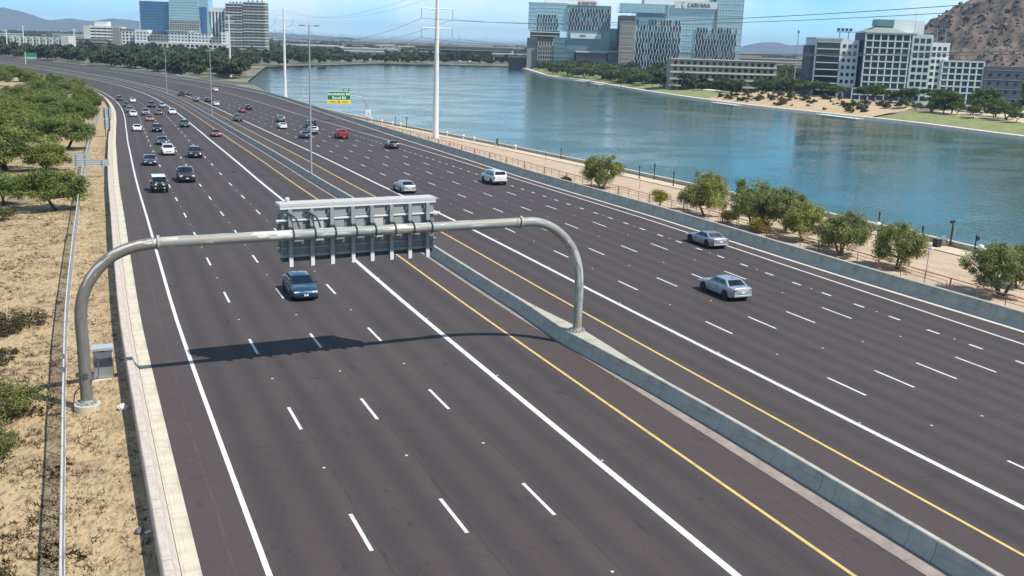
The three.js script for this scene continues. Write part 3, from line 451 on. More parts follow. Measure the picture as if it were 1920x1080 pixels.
function patch(fn, a0, a1, b0, b1, na, nb, off = 0) {
  const g = gridGeo(na, nb, (i, j) => fn(lerp(a0, a1, i / na), lerp(b0, b1, j / nb))); if (off) { const p = g.attributes.position, n = g.attributes.normal, c = new THREE.Vector3(0, .9, -.2), v = new THREE.Vector3(), w = new THREE.Vector3(); v.fromBufferAttribute(p, Math.floor(p.count / 2)); w.fromBufferAttribute(n, Math.floor(p.count / 2)); const sg = v.clone().sub(c).dot(w) < 0 ? -1 : 1; for (let i = 0; i < p.count; i++) p.setXYZ(i, p.getX(i) + n.getX(i) * off * sg, p.getY(i) + n.getY(i) * off * sg, p.getZ(i) + n.getZ(i) * off * sg); } return g;
}
const SPEC = {
  sedan: { L: 4.75, W: 1.83, H: 1.45, g: .20, hood: .90, belt: .96, deck: 1.02, cowl: .95, rf: .22, rr: -1.05, rb: -1.72, wr: .33, fw: 1.42, rw: -1.38, topw: .71 },
  coupe: { L: 4.8, W: 1.88, H: 1.36, g: .18, hood: .86, belt: .93, deck: 1.0, cowl: .75, rf: .0, rr: -.95, rb: -1.78, wr: .36, fw: 1.42, rw: -1.38, topw: .68 },
  suv: { L: 4.75, W: 1.92, H: 1.72, g: .25, hood: 1.06, belt: 1.13, deck: 1.13, cowl: 1.05, rf: .42, rr: -1.95, rb: -2.22, wr: .38, fw: 1.42, rw: -1.40, topw: .76 },
  bigsuv: { L: 5.1, W: 2.02, H: 1.90, g: .30, hood: 1.18, belt: 1.22, deck: 1.22, cowl: 1.15, rf: .62, rr: -2.22, rb: -2.42, wr: .41, fw: 1.55, rw: -1.52, topw: .80 },
  pickup: { L: 5.7, W: 2.0, H: 1.88, g: .32, hood: 1.15, belt: 1.22, deck: .80, cowl: 1.25, rf: .78, rr: -.62, rb: -.80, wr: .41, fw: 1.75, rw: -1.75, topw: .80, bed: true },
};
function makeCar(type) {
  const q = SPEC[type], g = new THREE.Group(), hw = q.W / 2, F = q.L / 2, R = -q.L / 2, P = PAINT.white; g.name = type;
  const nose = q.hood, boxy = type === 'bigsuv' || type === 'pickup', nf = boxy ? .93 : .80, suvish = type !== 'sedan' && type !== 'coupe';
  const st = [[R, hw * (suvish ? .90 : .80), q.g + .20, q.deck - (suvish ? .10 : .16)], [R + .10, hw * (suvish ? .96 : .90), q.g + .12, q.deck - .03], [R + .40, hw * .985, q.g + .02, q.deck], [q.rw, hw, q.g, q.deck]];
  if (q.bed) st.push([q.rb - .12, hw, q.g, q.deck], [q.rb - .05, hw, q.g, q.belt]); else st.push([Math.max(q.rb, q.rw + .1), hw, q.g, lerp(q.deck, q.belt, .6)]);
  st.push([-.2, hw, q.g, q.belt], [q.cowl - .1, hw, q.g, q.belt], [q.cowl + .12, hw * .995, q.g, q.belt - .02], [lerp(q.cowl, F, .5), hw * .985, q.g, nose], [F - .38, hw * .95, q.g + .02, nose - (boxy ? .03 : .07)], [F - .14, hw * (nf + .07), q.g + .05, nose - (boxy ? .09 : .17)], [F - .02, hw * nf, q.g + .10, nose - (boxy ? .18 : .30)], [F, hw * (nf - .08), q.g + .16, nose - (boxy ? .26 : .38)]);
  const body = mesh('body', loftBody(st), P, g);
  const wb = hw * .935, wt = hw * q.topw, T = q.H - .06, yb = q.belt - .03, bow = .09;
  const fr = (a, b) => [a * lerp(wb, wt, b), lerp(yb, T, b), lerp(q.cowl, q.rf, b) + bow * (1 - a * a) * lerp(1, .7, b)];
  const rear = (a, b) => [-a * lerp(wb, wt, b), lerp(yb, T, b), lerp(q.rb, q.rr, b) - bow * .6 * (1 - a * a) * lerp(1, .7, b)];
  const side = k => (a, b) => [k * (lerp(wb, wt, b) + .02 * Math.sin(b * Math.PI)), lerp(yb, T, b), lerp(lerp(q.rb, q.rr, b), lerp(q.cowl, q.rf, b), k > 0 ? 1 - a : a)];
  const roof = (a, b) => { const z = lerp(q.rf, q.rr, b) + bow * .7 * (1 - a * a) * (1 - b) - bow * .42 * (1 - a * a) * b; return [a * wt, T + .06 * (1 - a * a * a * a) * (.25 + .75 * Math.sin(Math.PI * clamp(b * .94 + .03))), z]; };
  const cabin = mesh('cabin', merge([patch(fr, -1, 1, 0, 1, 8, 3), patch(rear, -1, 1, 0, 1, 8, 3), patch(side(1), 0, 1, 0, 1, 6, 3), patch(side(-1), 0, 1, 0, 1, 6, 3), patch(roof, -1, 1, 0, 1, 8, 8)]), P, g);
  mesh('windshield', patch(fr, -.90, .90, .10, .93, 8, 3, .012), glassDark, cabin);
  mesh('rear_window', patch(rear, -.84, .84, suvish ? .30 : .12, .9, 8, 3, .012), glassDark, cabin);
  for (const k of [1, -1]) { const cuts = q.bed ? [[.07, .50], [.54, .90]] : suvish ? [[.10, .40], [.43, .72], [.74, .95]] : [[.10, .48], [.52, .90]]; for (const [a0, a1] of cuts) { const s = side(k), f = (a, b) => s(a, b); mesh('side_window', patch(f, k > 0 ? a0 : 1 - a1, k > 0 ? a1 : 1 - a0, .14, .88, 3, 3, .012), glassDark, cabin); } }
  for (const k of [1, -1]) {
    mesh('mirror', rbox(.2, .14, .12, .04, k * (hw + .06), q.belt + .06, q.cowl - .22), P, g);
    mesh('sill', bx(k > 0 ? hw * .9 : -hw * .985, k > 0 ? hw * .985 : -hw * .9, q.g - .02, q.g + .10, q.rw + .4, q.fw - .4), trimBlack, g);
    mesh('headlight', rbox(.40, boxy ? .22 : .15, .34, .05, k * hw * (boxy ? .72 : .66), nose - (boxy ? .28 : .27), F - (boxy ? .17 : .24)), lampClear, g);
    mesh('taillight', rbox(suvish ? .16 : .36, suvish ? .42 : .16, .2, .04, k * hw * (suvish ? .85 : .68), suvish ? q.deck - .22 - (q.bed ? .0 : .02) + (q.bed ? .12 : 0) : q.deck - .20, R + .10), lampRed, g);
    for (const d of [q.cowl - .25, lerp(q.cowl, q.rb, .48), q.rb * .62 - .1]) mesh('door_seam', box(.012, q.belt - q.g - .22, .022, k * (hw + .001), (q.belt + q.g) / 2 + .02, d), trimBlack, g);
    for (const d of [.42, -.52]) mesh('door_handle', box(.02, .03, .18, k * (hw + .005), q.belt - .16, d), P, g);
    for (const z of [q.fw, q.rw]) {
      mesh('wheel_arch', new THREE.CylinderGeometry(q.wr + .065, q.wr + .065, .05, 22).rotateZ(Math.PI / 2).translate(k * (hw - .018), q.wr + .01, z), trimBlack, g);
      const w = mesh('wheel', new THREE.LatheGeometry([[q.wr * .62, -.11], [q.wr * .92, -.11], [q.wr, -.075], [q.wr, .075], [q.wr * .92, .11], [q.wr * .62, .11]].map(p => new THREE.Vector2(...p)), 22).rotateZ(Math.PI / 2), tyreMat, g); w.position.set(k * (hw - .09), q.wr, z);
      const sp = [new THREE.CylinderGeometry(q.wr * .64, q.wr * .64, .12, 18).rotateZ(Math.PI / 2).translate(k * .01, 0, 0)]; for (let n = 0; n < 5; n++) sp.push(box(.03, q.wr * 1.16, .06, k * .075, 0, 0).rotateX(n * Math.PI / 5)); mesh('rim', merge(sp), rimMat, w);
    }
  }
  const gr = mesh('grille', rbox(hw * (boxy ? 1.05 : .95), boxy ? .26 : .13, .1, .03, 0, nose - (boxy ? .36 : .38), F - .045), trimBlack, g); mesh('badge', new THREE.CylinderGeometry(.055, .055, .02, 12).rotateX(Math.PI / 2).translate(0, nose - (boxy ? .36 : .36), F + .012), chrome, gr);
  mesh('front_bumper', merge([rbox(hw * 1.5, .12, .2, .04, 0, q.g + .2, F - .11), rbox(hw * 1.2, .08, .12, .03, 0, q.g + .1, F - .08)]), trimBlack, g);
  mesh('rear_bumper', rbox(hw * 1.62, .16, .2, .05, 0, q.g + .22, R + .06), suvish ? trimBlack : P, g);
  mesh('licence_plate', rbox(.32, .16, .02, .008, 0, suvish ? q.deck - .36 : q.deck - .34, R - .012), plateMat, g);
  mesh('front_plate', rbox(.32, .14, .02, .008, 0, q.g + .27, F + .012), plateMat, g);
  mesh('undertray', bx(-hw * .84, hw * .84, q.g - .07, q.g + .08, q.rw - .4, q.fw + .4), trimBlack, g);
  if (q.bed) { mesh('cargo_bed', merge([bx(-hw * .985, -hw * .90, q.deck - .02, 1.27, R + .06, q.rb - .14), bx(hw * .90, hw * .985, q.deck - .02, 1.27, R + .06, q.rb - .14), bx(-hw * .9, hw * .9, q.deck - .02, 1.26, q.rb - .22, q.rb - .14)]), P, g); mesh('tailgate', rbox(hw * 1.80, .50, .09, .03, 0, 1.02, R + .085), P, g); mesh('bed_floor', bx(-hw * .9, hw * .9, q.deck + .035, q.deck + .05, R + .13, q.rb - .22), trimBlack, g); }
  if (type === 'bigsuv' || type === 'suv') mesh('roof_rails', merge([-1, 1].map(k => rod([k * wt * .92, q.H + .03, q.rf - .3], [k * wt * .92, q.H + .03, q.rr + .25], .025, 6))), trimBlack, cabin);
  if (type === 'sedan' || type === 'coupe') mesh('shark_fin', box(.04, .07, .18, 0, q.H + .03, q.rr + .15), P, cabin);
  return g;
}
function makeJeep() {
  const g = new THREE.Group(), P = PAINT.green; g.name = 'offroader'; const F = 2.1, R = -2.05;
  mesh('body', merge([rbox(1.55, .62, 2.6, .05, 0, .82, -.72), rbox(1.25, .42, 1.35, .08, 0, .93, 1.18), rbox(1.45, .2, 3.9, .04, 0, .52, 0)]), P, g);
  for (const k of [1, -1]) {
    mesh('fender', merge([rbox(.42, .09, 1.05, .03, k * .74, .92, 1.3), rbox(.3, .09, .95, .03, k * .82, .92, -1.3), rbox(.42, .3, .09, .03, k * .74, .78, 1.82)]), trimBlack, g);
    mesh('headlight', new THREE.CylinderGeometry(.11, .11, .08, 18).rotateX(Math.PI / 2).translate(k * .44, 1.0, 1.87), lampClear, g);
    mesh('fog_light', new THREE.CylinderGeometry(.08, .08, .06, 14).rotateX(Math.PI / 2).translate(k * .5, .62, 2.12), lampClear, g);
    mesh('mirror', rbox(.18, .2, .08, .03, k * .98, 1.28, .42), PAINT.silver, g);
    mesh('taillight', rbox(.14, .2, .06, .02, k * .7, .95, R + .02), lampRed, g);
    mesh('side_window', bx(k > 0 ? .70 : -.735, k > 0 ? .735 : -.70, 1.16, 1.62, -1.9, .3), glassDark, g);
    mesh('hood_stripe', box(.24, .012, .8, k * .32, 1.147, 1.2), PAINT.white, g);
    for (const z of [1.3, -1.3]) { const w = mesh('wheel', new THREE.LatheGeometry([[.22, -.13], [.38, -.13], [.41, -.09], [.41, .09], [.38, .13], [.22, .13]].map(p => new THREE.Vector2(...p)), 22).rotateZ(Math.PI / 2), tyreMat, g); w.position.set(k * .80, .41, z); mesh('rim', new THREE.CylinderGeometry(.235, .235, .16, 18).rotateZ(Math.PI / 2).translate(k * .02, 0, 0), rimMat, w); }
  }
  const gr = mesh('grille', rbox(.92, .36, .06, .03, 0, .95, 1.85), P, g); for (let k = -3; k <= 3; k++) mesh('grille_slot', bx(k * .09 - .022, k * .09 + .022, .83, 1.08, 1.882, 1.892), trimBlack, gr);
  mesh('front_bumper', merge([rbox(1.5, .17, .22, .04, 0, .6, 2.03), rod([-.35, .62, 2.1], [-.35, .86, 2.02], .035), rod([.35, .62, 2.1], [.35, .86, 2.02], .035), rod([-.35, .86, 2.02], [.35, .86, 2.02], .035)]), trimBlack, g);
  const fr = mesh('windshield_frame', merge([bx(-.72, .72, 1.12, 1.18, .44, .52), bx(-.72, .72, 1.62, 1.69, .30, .38), bx(-.74, -.66, 1.12, 1.69, .34, .48), bx(.66, .74, 1.12, 1.69, .34, .48)]), trimBlack, g);
  mesh('windshield', patch((a, b) => [a * .66, lerp(1.18, 1.63, b), lerp(.49, .36, b)], -1, 1, 0, 1, 2, 2), glassDark, fr);
  mesh('hard_top', merge([rbox(1.56, .12, 2.5, .05, 0, 1.76, -.78), bx(-.74, .74, 1.15, 1.72, R + .02, R + .1)]), PAINT.white, g);
  mesh('spare_wheel', new THREE.CylinderGeometry(.38, .38, .24, 22).rotateX(Math.PI / 2).translate(0, 1.05, R - .12), tyreMat, g);
  mesh('undertray', bx(-.6, .6, .35, .5, -1.7, 1.7), trimBlack, g);
  return g;
}
const PROTO = {}; for (const t of Object.keys(SPEC)) PROTO[t] = makeCar(t); PROTO.offroader = makeJeep();
const CARNAME = { sedan: 'sedan_car', coupe: 'coupe_car', suv: 'suv_car', bigsuv: 'large_suv', pickup: 'pickup_truck', offroader: 'offroad_car' };
const CARCAT = { sedan: 'car', coupe: 'car', suv: 'car', bigsuv: 'car', pickup: 'pickup truck', offroader: 'car' };
function car(type, color, u, s, away, label, group) {   // u, s: where the end of the car that faces the camera stands
  const r = PROTO[type].clone(), half = (SPEC[type]?.L ?? 4.1) / 2, sc = s + half, [x, y, z] = at(u, sc, .002);
  r.name = numbered(CARNAME[type]); r.position.set(x, y, z); const h = heading(sc), slope = Math.atan2(prof(sc + 2) - prof(sc - 2), 4);
  r.rotation.order = 'YXZ'; r.rotation.y = (away ? Math.PI : 0) - h; r.rotation.x = away ? -slope : slope;
  r.traverse(m => { if (m.isMesh && (m.material === PAINT.white && type !== 'offroader')) m.material = PAINT[color]; });
  r.userData = { label, category: CARCAT[type] }; if (group) r.userData.group = group; scene.add(r); return r;
}
const IN = 'oncoming traffic on the freeway', OUT = 'traffic driving away on the freeway';
[
  ['sedan', 'blue', 13.75, 67.2, 0, 'dark blue sedan passing just beyond the overhead gantry'],
  ['offroader', 'green', 7.35, 124.3, 0, 'dark open off-road car with flat white roof and round headlights'],
  ['pickup', 'charcoal', 11.1, 133.5, 0, 'dark charcoal pickup beside the white roofed off-road car'],
  ['sedan', 'navy', 7.5, 155, 0, 'navy sedan behind the white roofed off-road car'],
  ['suv', 'white', 10.8, 171, 0, 'bright white suv with dark grille between two dark cars'],
  ['suv', 'black', 14.6, 165.7, 0, 'black suv to one side of the bright white suv'],
  ['sedan', 'charcoal', 10.8, 192.4, 0, 'charcoal sedan directly behind the bright white suv'],
  ['suv', 'black', 11.2, 229, 0, 'black suv following the charcoal sedan'],
  ['sedan', 'white', 7.3, 232, 0, 'white sedan in the lane next to the verge wall'],
  ['sedan', 'rose', 10.9, 273, 0, 'faded red sedan behind the black suv'],
  ['suv', 'pearl', 7.4, 295.5, 0, 'pearl white suv by the verge wall, ahead of a grey car'],
  ['suv', 'grey', 6.9, 319.5, 0, 'grey suv close behind the pearl white suv'],
  ['pickup', 'silver', 10.9, 304, 0, 'silver pickup beside the pearl white suv'],
  ['sedan', 'maroon', 14.4, 307.5, 0, 'maroon sedan beside the silver pickup'],
  ['suv', 'white', 18.2, 309, 0, 'white suv beside the solid express lane line'],
  ['bigsuv', 'charcoal', 14.5, 349.5, 0, 'charcoal large suv behind the maroon sedan'],
  ['sedan', 'silver', 17.7, 350, 0, 'silver sedan beside the charcoal large suv'],
  ['sedan', 'black', 6.9, 352, 0, 'black sedan by the verge wall in the distant queue'],
  ['sedan', 'white', 10.3, 380.5, 0, 'white sedan far back near the shadow across the lanes'],
  ['suv', 'black', 6.5, 391.5, 0, 'black suv at the far end of the oncoming queue'],
  ['suv', 'green', 17.9, 245.6, 0, 'dark green suv straddling near the express lane line'],
  ['sedan', 'maroon', 22.0, 213, 0, 'maroon sedan alone in the express lane beside the yellow line'],
  ['sedan', 'paleSilver', 43.5, 58.6, 1, 'pale silver sedan with bright rear bumper driving away'],
  ['coupe', 'silver', 53.1, 75.8, 1, 'silver coupe hugging the lane beside the tall lakeside barrier'],
  ['bigsuv', 'white', 49.8, 123, 1, 'boxy white large suv with dark rear window driving away'],
  ['sedan', 'paleSilver', 35.7, 117.4, 1, 'silver sedan driving away beyond the end of the message board'],
  ['sedan', 'charcoal', 50.3, 178.6, 1, 'charcoal sedan driving away near the short dashes'],
  ['pickup', 'red', 46.4, 204.6, 1, 'red pickup truck driving away'],
  ['sedan', 'navy', 39.0, 206.2, 1, 'navy sedan partly hidden by the lamp mast'],
  ['suv', 'silver', 42.9, 219.2, 1, 'silver suv just ahead of the navy sedan'],
  ['bigsuv', 'black', 46.4, 241, 1, 'black large suv ahead of the red pickup'],
  ['suv', 'grey', 42.9, 267, 1, 'grey suv ahead of a white sedan in the far lanes'],
  ['sedan', 'white', 39.2, 238.4, 1, 'white sedan ahead of the silver suv'],
  ['pickup', 'grey', 32.6, 271.4, 1, 'grey pickup in the express lane driving away'],
  ['sedan', 'maroon', 39.2, 321, 1, 'dark maroon sedan beside a black car in the far lanes'],
  ['suv', 'black', 43.1, 336, 1, 'black suv beside the dark maroon sedan'],
  ['sedan', 'white', 36.1, 361.5, 1, 'small white sedan behind the distant lamp mast'],
  ['suv', 'grey', 32.4, 388, 1, 'grey suv in the express lane where the freeway bends'],
  ['suv', 'black', 36.0, 385, 1, 'black suv beside the express lane where the freeway bends'],
  ['pickup', 'charcoal', 32.2, 426, 1, 'charcoal pickup entering the bend in the express lane'],
  ['sedan', 'charcoal', 36.0, 434, 1, 'charcoal sedan entering the bend beside the charcoal pickup'],
  ['sedan', 'white', 53.2, 467, 1, 'tiny white sedan at the outer edge of the bend'],
].forEach(([t, c, u, s, a, l]) => car(t, c, u, s, a, l, a ? OUT : IN));
// ================================================================ plants
const leafMat = new THREE.MeshPhysicalMaterial({ vertexColors: true, roughness: .9, specularIntensity: .25, side: THREE.DoubleSide, transmission: .38, thickness: 0 });
const barkMat = std([.085, .062, .045], .95), barkGrey = std([.16, .135, .105], .95);
function crownGeo(seed, R, H0, H1, { clumps = 34, leaves = 5200, size = .17, cr = .3, tone = [.19, .25, .07], vary = .5, flat = .62, low = -.45, thin = .28 } = {}) {
  const r = rng(seed), C = [], P = [], K = [], N = [];
  const mid = (H0 + H1) / 2, hh = (H1 - H0) / 2;
  for (let k = 0; k < clumps; k++) { const a = r() * 6.283, e = Math.asin(lerp(low, 1, Math.pow(r(), .8))), q = Math.pow(r(), .35) * (1 - cr * .6) * (.82 + .36 * vnoise(a * 1.27 + 9, e * 2 + 5, 8, 16, seed)); C.push([Math.cos(a) * Math.cos(e) * R * q * (.85 + .3 * r()), mid + Math.sin(e) * hh * q, Math.sin(a) * Math.cos(e) * R * q * (.85 + .3 * r()), cr * R * (.65 + .7 * r()), .75 + .5 * r(), r()]); }
  const per = Math.ceil(leaves / clumps);
  for (const [cx, cy, cz, rad, ton, hue] of C) for (let i = 0; i < per; i++) {
    const a = r() * 6.283, z = r() * 2 - 1, q = Math.pow(r(), .42) * rad * (.8 + .4 * r()), s = Math.sqrt(1 - z * z);
    const px = cx + Math.cos(a) * s * q, py = cy + z * q * flat, pz = cz + Math.sin(a) * s * q;
    const d = new THREE.Vector3(r() - .5, (r() - .5) * .9 - .12, r() - .5).normalize(), n = new THREE.Vector3(r() - .5, r() * .9 + .1, r() - .5).normalize(), w = new THREE.Vector3().crossVectors(d, n).normalize(), L = size * (.6 + .9 * r()), W = L * (thin + .2 * r());
    P.push(px - d.x * L, py - d.y * L, pz - d.z * L, px + w.x * W, py + w.y * W, pz + w.z * W, px + d.x * L, py + d.y * L, pz + d.z * L, px - d.x * L, py - d.y * L, pz - d.z * L, px + d.x * L, py + d.y * L, pz + d.z * L, px - w.x * W, py - w.y * W, pz - w.z * W);
    const k = (1 - vary / 2 + vary * r()) * ton, yel = hue * .35 + r() * .25, c = [tone[0] * k * (1 + yel * .5), tone[1] * k * (1 + yel * .2), tone[2] * k]; for (let j = 0; j < 6; j++) K.push(...c);
    const nn = new THREE.Vector3().crossVectors(d, w).normalize(); if (nn.y < 0) nn.negate(); for (let j = 0; j < 6; j++) N.push(nn.x, nn.y, nn.z);
  }
  const g = new THREE.BufferGeometry(); g.setAttribute('position', new THREE.Float32BufferAttribute(P, 3)); g.setAttribute('normal', new THREE.Float32BufferAttribute(N, 3)); g.setAttribute('color', new THREE.Float32BufferAttribute(K, 3)); return { g, C };
}
function limb(pts, r0, r1, n = 7) {
  const c = new THREE.CatmullRomCurve3(pts.map(p => new THREE.Vector3(...p))), seg = 7, g = new THREE.TubeGeometry(c, seg, 1, n), p = g.attributes.position, ctr = new THREE.Vector3(), v = new THREE.Vector3();
  for (let i = 0; i <= seg; i++) { c.getPointAt(i / seg, ctr); for (let j = 0; j <= n; j++) { const k = i * (n + 1) + j; v.fromBufferAttribute(p, k).sub(ctr).multiplyScalar(lerp(r0, r1, i / seg)).add(ctr); p.setXYZ(k, v.x, v.y, v.z); } } g.computeVertexNormals(); return g;
}
function treeProto(seed, R, H0, H1, opt, bark = barkMat, stems = 2) {
  const g = new THREE.Group(), { g: cg, C } = crownGeo(seed, R, H0, H1, opt), r = rng(seed + 999), tr = [];
  for (let s = 0; s < stems; s++) { const a = r() * 6.28, q = .25 * R, bx0 = (r() - .5) * .25, bz0 = (r() - .5) * .25, fork = [Math.cos(a) * q, H0 + (H1 - H0) * .18, Math.sin(a) * q]; tr.push(limb([[bx0, -.25, bz0], [bx0 * .6 + Math.cos(a) * q * .35, H0 * .5, bz0 * .6 + Math.sin(a) * q * .35], fork], .055 * R * .9, .035 * R)); for (let k = 0; k < 5; k++) { const c = C[Math.floor(r() * C.length)]; tr.push(limb([fork, [lerp(fork[0], c[0], .5), lerp(fork[1], c[1], .4), lerp(fork[2], c[2], .5)], [c[0], c[1], c[2]]], .03 * R, .008 * R, 5)); } }
  mesh('trunk', merge(tr), bark, g); mesh('crown', cg, leafMat, g); return g;
}
const mesq = [treeProto(11, 3.4, .6, 4.5, { thin: .18, low: -.8, flat: .8, clumps: 58, leaves: 15500, size: .14, cr: .23 }), treeProto(12, 3.4, .7, 4.6, { thin: .18, low: -.75, flat: .8, clumps: 54, leaves: 15000, size: .14, cr: .25, tone: [.175, .24, .072] }), treeProto(13, 3.4, .5, 4.2, { thin: .18, low: -.8, flat: .8, clumps: 60, leaves: 15500, size: .14, cr: .25, tone: [.22, .265, .07] }, barkMat, 3)];
const palo = [treeProto(21, 2.7, .35, 4.6, { clumps: 84, leaves: 17000, size: .11, cr: .19, thin: .17, tone: [.25, .30, .115], flat: 1.05, low: -.95 }, barkGrey, 2), treeProto(22, 2.7, .3, 4.9, { clumps: 90, leaves: 17000, size: .11, cr: .19, thin: .17, tone: [.285, .335, .11], flat: 1.05, low: -.95 }, barkGrey, 2), treeProto(23, 2.7, .5, 4.4, { clumps: 80, leaves: 16000, size: .11, cr: .19, thin: .17, tone: [.23, .28, .115], flat: 1.05, low: -.85 }, barkGrey, 3)];
function plantTree(proto, name, pos, ry, sc, label, group) { const t = proto.clone(); t.name = numbered(name); t.position.set(...pos); t.rotation.y = ry; t.scale.set(...sc); t.userData = { label, category: 'tree' }; if (group) t.userData.group = group; scene.add(t); return t; }
// ---- trees on the verge: [x, s, radius, height, label]
const V = 'mesquite trees on the verge slope';
[
  [-2.3, 116.3, 3.3, 4.6, 'low spreading mesquite leaning over the chain-link fence before the guide sign'],
  [-7.6, 121.5, 3.0, 3.6, 'small round mesquite a few metres beyond the leaning fence mesquite'],
  [-3.9, 156, 3.5, 4.2, 'wide mesquite standing right behind the guide sign'],
  [-9.2, 158, 5.4, 6.8, 'big dense mesquite farther from the fence than the guide sign'],
  [-1.6, 192, 5.0, 6.0, 'broad bright green mesquite between the two roadside signs'],
  [-7.5, 214, 4.4, 5.6, 'mesquite with dark twisted trunk behind the broad bright one'],
  [-13, 200, 5.6, 7.2, 'tall mesquite at the foot of the verge slope'],
].forEach(([x, s, R0, h, l], i) => { const R = R0 * 1.1; plantTree(mesq[i % 3], 'mesquite_tree', [x, leftY(x - shift(s), s), -s], i * 1.7, [R / 3.4, h / 4.6, R / 3.4], l, V); });
[[1.2, 262, 4.8, 6.4], [-6, 250, 5.2, 6.4], [-13.5, 245, 5.8, 7], [-4.2, 296, 5.8, 7], [3.8, 322, 4.6, 6.2], [-12, 305, 6, 7], [-20, 318, 6, 7.4], [-7, 352, 6, 7], [3.4, 372, 5, 6.4], [-16, 372, 6, 7], [-3, 412, 6, 7], [2.0, 448, 5, 6.4], [-12, 440, 5.4, 6], [-7, 490, 6, 6.6], [-16, 512, 6.4, 7], [-30, 508, 6.4, 7], [-22, 548, 6.4, 6.6], [-36, 560, 6.4, 7], [-31, 596, 6.4, 6.4], [-46, 600, 7, 7], [-8.5, 232, 4.4, 5.6], [-18, 280, 6, 7.2], [-26, 345, 6, 7]]
  .forEach(([x, s, R, h], i) => plantTree(mesq[(i * 2 + 1) % 3], 'mesquite_tree', [x, leftY(x - shift(s), s), -s], i * 2.3, [R / 3.4, h / 4.6, R / 3.4], 'mesquite tree in the dense grove beyond the warning sign', 'grove beyond the warning sign'));
// ---- trees between railing and path
[
  [65.2, 121.5, 3.3, 4.9, 0, 'rounded tree by the railing behind a white headed path lamp'],
  [64.9, 95.6, 2.9, 5.2, 1, 'tall round tree overhanging the railing beside a low grey-green bush'],
  [64.8, 86.6, 3.0, 5.6, 0, 'tall ragged tree at the start of the largest tree clump'],
  [67.2, 84.6, 2.9, 5.2, 2, 'tree with two rounded tops in the middle of the largest clump'],
  [66.0, 79.8, 2.7, 3.9, 1, 'lower spreading tree at the end of the largest clump'],
  [64.6, 72.8, 2.9, 4.6, 2, 'dark grey-green tree between the largest clump and the gravel plot'],
  [65.3, 66.6, 2.7, 4.5, 0, 'bright green tree beside the bare gravel plot'],
  [66.2, 56.2, 3.0, 4.7, 2, 'dark tree past the bare gravel plot'],
  [70.8, 58.6, 1.9, 3.8, 1, 'slender light green tree nearest the lake wall'],
].forEach(([x, s, R, h, k, l], i) => plantTree(palo[k], 'palo_verde_tree', [x, rightY(x, s), -s], i * 1.9 + .4, [R / 2.7, h / 4.9, R / 2.7], l, 'trees behind the lakeside railing'));
function shrub(name, seed, R, H, opt, pos, label) { const { g } = crownGeo(seed, R, 0, H, { clumps: 16, leaves: 2600, size: .09, flat: .8, cr: .42, ...opt }), t = new THREE.Group(); t.name = numbered(name); t.position.set(...pos); t.userData = { label, category: 'shrub' }; const st = []; const r = rng(seed + 5); for (let k = 0; k < 7; k++) { const a = r() * 6.28; st.push(limb([[0, -.1, 0], [Math.cos(a) * R * .3, H * .4, Math.sin(a) * R * .3], [Math.cos(a) * R * .6, H * .8, Math.sin(a) * R * .6]], .025, .008, 4)); } mesh('stems', merge(st), barkGrey, t); mesh('foliage', g, leafMat, t); scene.add(t); return t; }
const rs = (x, s) => [x, rightY(x, s), -s], ls = (x, s) => [x, leftY(x - shift(s), s), -s];
shrub('shrub', 31, 1.5, 1.9, { tone: [.26, .25, .05] }, rs(63.6, 103.5), 'yellow-green shrub pushing through the railing near the tall round tree');
shrub('shrub', 32, 1.7, 2.4, { tone: [.125, .155, .08], leaves: 3600 }, rs(65.6, 100.2), 'low grey-green bush beside the tall round tree');
shrub('shrub', 33, 1.4, 1.5, { tone: [.27, .26, .055] }, rs(63.8, 84.2), 'yellow-green shrub under the largest tree clump');
shrub('shrub', 38, 1.6, 1.7, { tone: [.17, .21, .08], leaves: 3400 }, rs(66.4, 76.4), 'rounded green bush filling the gap after the largest tree clump');
shrub('shrub', 39, 1.3, 1.3, { tone: [.20, .22, .07], leaves: 2800 }, rs(64.4, 90.6), 'light green bush under the tall ragged tree');
shrub('shrub', 34, 1.1, .9, { tone: [.11, .085, .05] }, rs(62.0, 126), 'brown dry shrub at the railing under the rounded tree');
shrub('shrub', 35, .7, .6, { tone: [.13, .11, .06], leaves: 900 }, rs(60.6, 68.4), 'small dry bush between barrier and railing by the gravel plot');
shrub('shrub', 36, .6, .5, { tone: [.12, .13, .05], leaves: 800 }, rs(60.4, 62), 'small olive tuft between barrier and railing');
shrub('shrub', 37, .7, .5, { tone: [.13, .11, .06], leaves: 800 }, rs(60.6, 55), 'small dry tuft under the railing near the dark tree');
shrub('shrub', 41, 2.6, .75, { tone: [.075, .075, .035], leaves: 4200, clumps: 30, cr: .22, size: .075 }, ls(-4.9, 67.5), 'low dark creosote mat on the dry slope beyond the fence');
shrub('shrub', 42, 1.5, .65, { tone: [.075, .075, .035], leaves: 2600, clumps: 22, cr: .24, size: .07 }, ls(-4.9, 60.6), 'smaller dark mat of brush next to the low creosote mat');
shrub('shrub', 43, 2.5, 1.6, { tone: [.17, .20, .065], leaves: 8600, clumps: 44, cr: .24, size: .075 }, ls(-4.5, 51), 'green leafy bush on the slope opposite the gantry footing');
shrub('shrub', 44, 1.6, 1.1, { tone: [.16, .19, .065], leaves: 4200, clumps: 24, cr: .26, size: .065 }, ls(-4.4, 46.4), 'small green bush next to the leafy bush on the slope');
shrub('shrub', 45, 1.3, .5, { tone: [.08, .075, .04], leaves: 2000, clumps: 20, cr: .26, size: .06 }, ls(-3.7, 34.4), 'dry dark brush close to the fence before the gantry');
shrub('shrub', 46, 1.7, 1.1, { tone: [.13, .145, .06], leaves: 2600, clumps: 22, cr: .26 }, ls(-7.4, 111), 'olive bush below the small round mesquite');
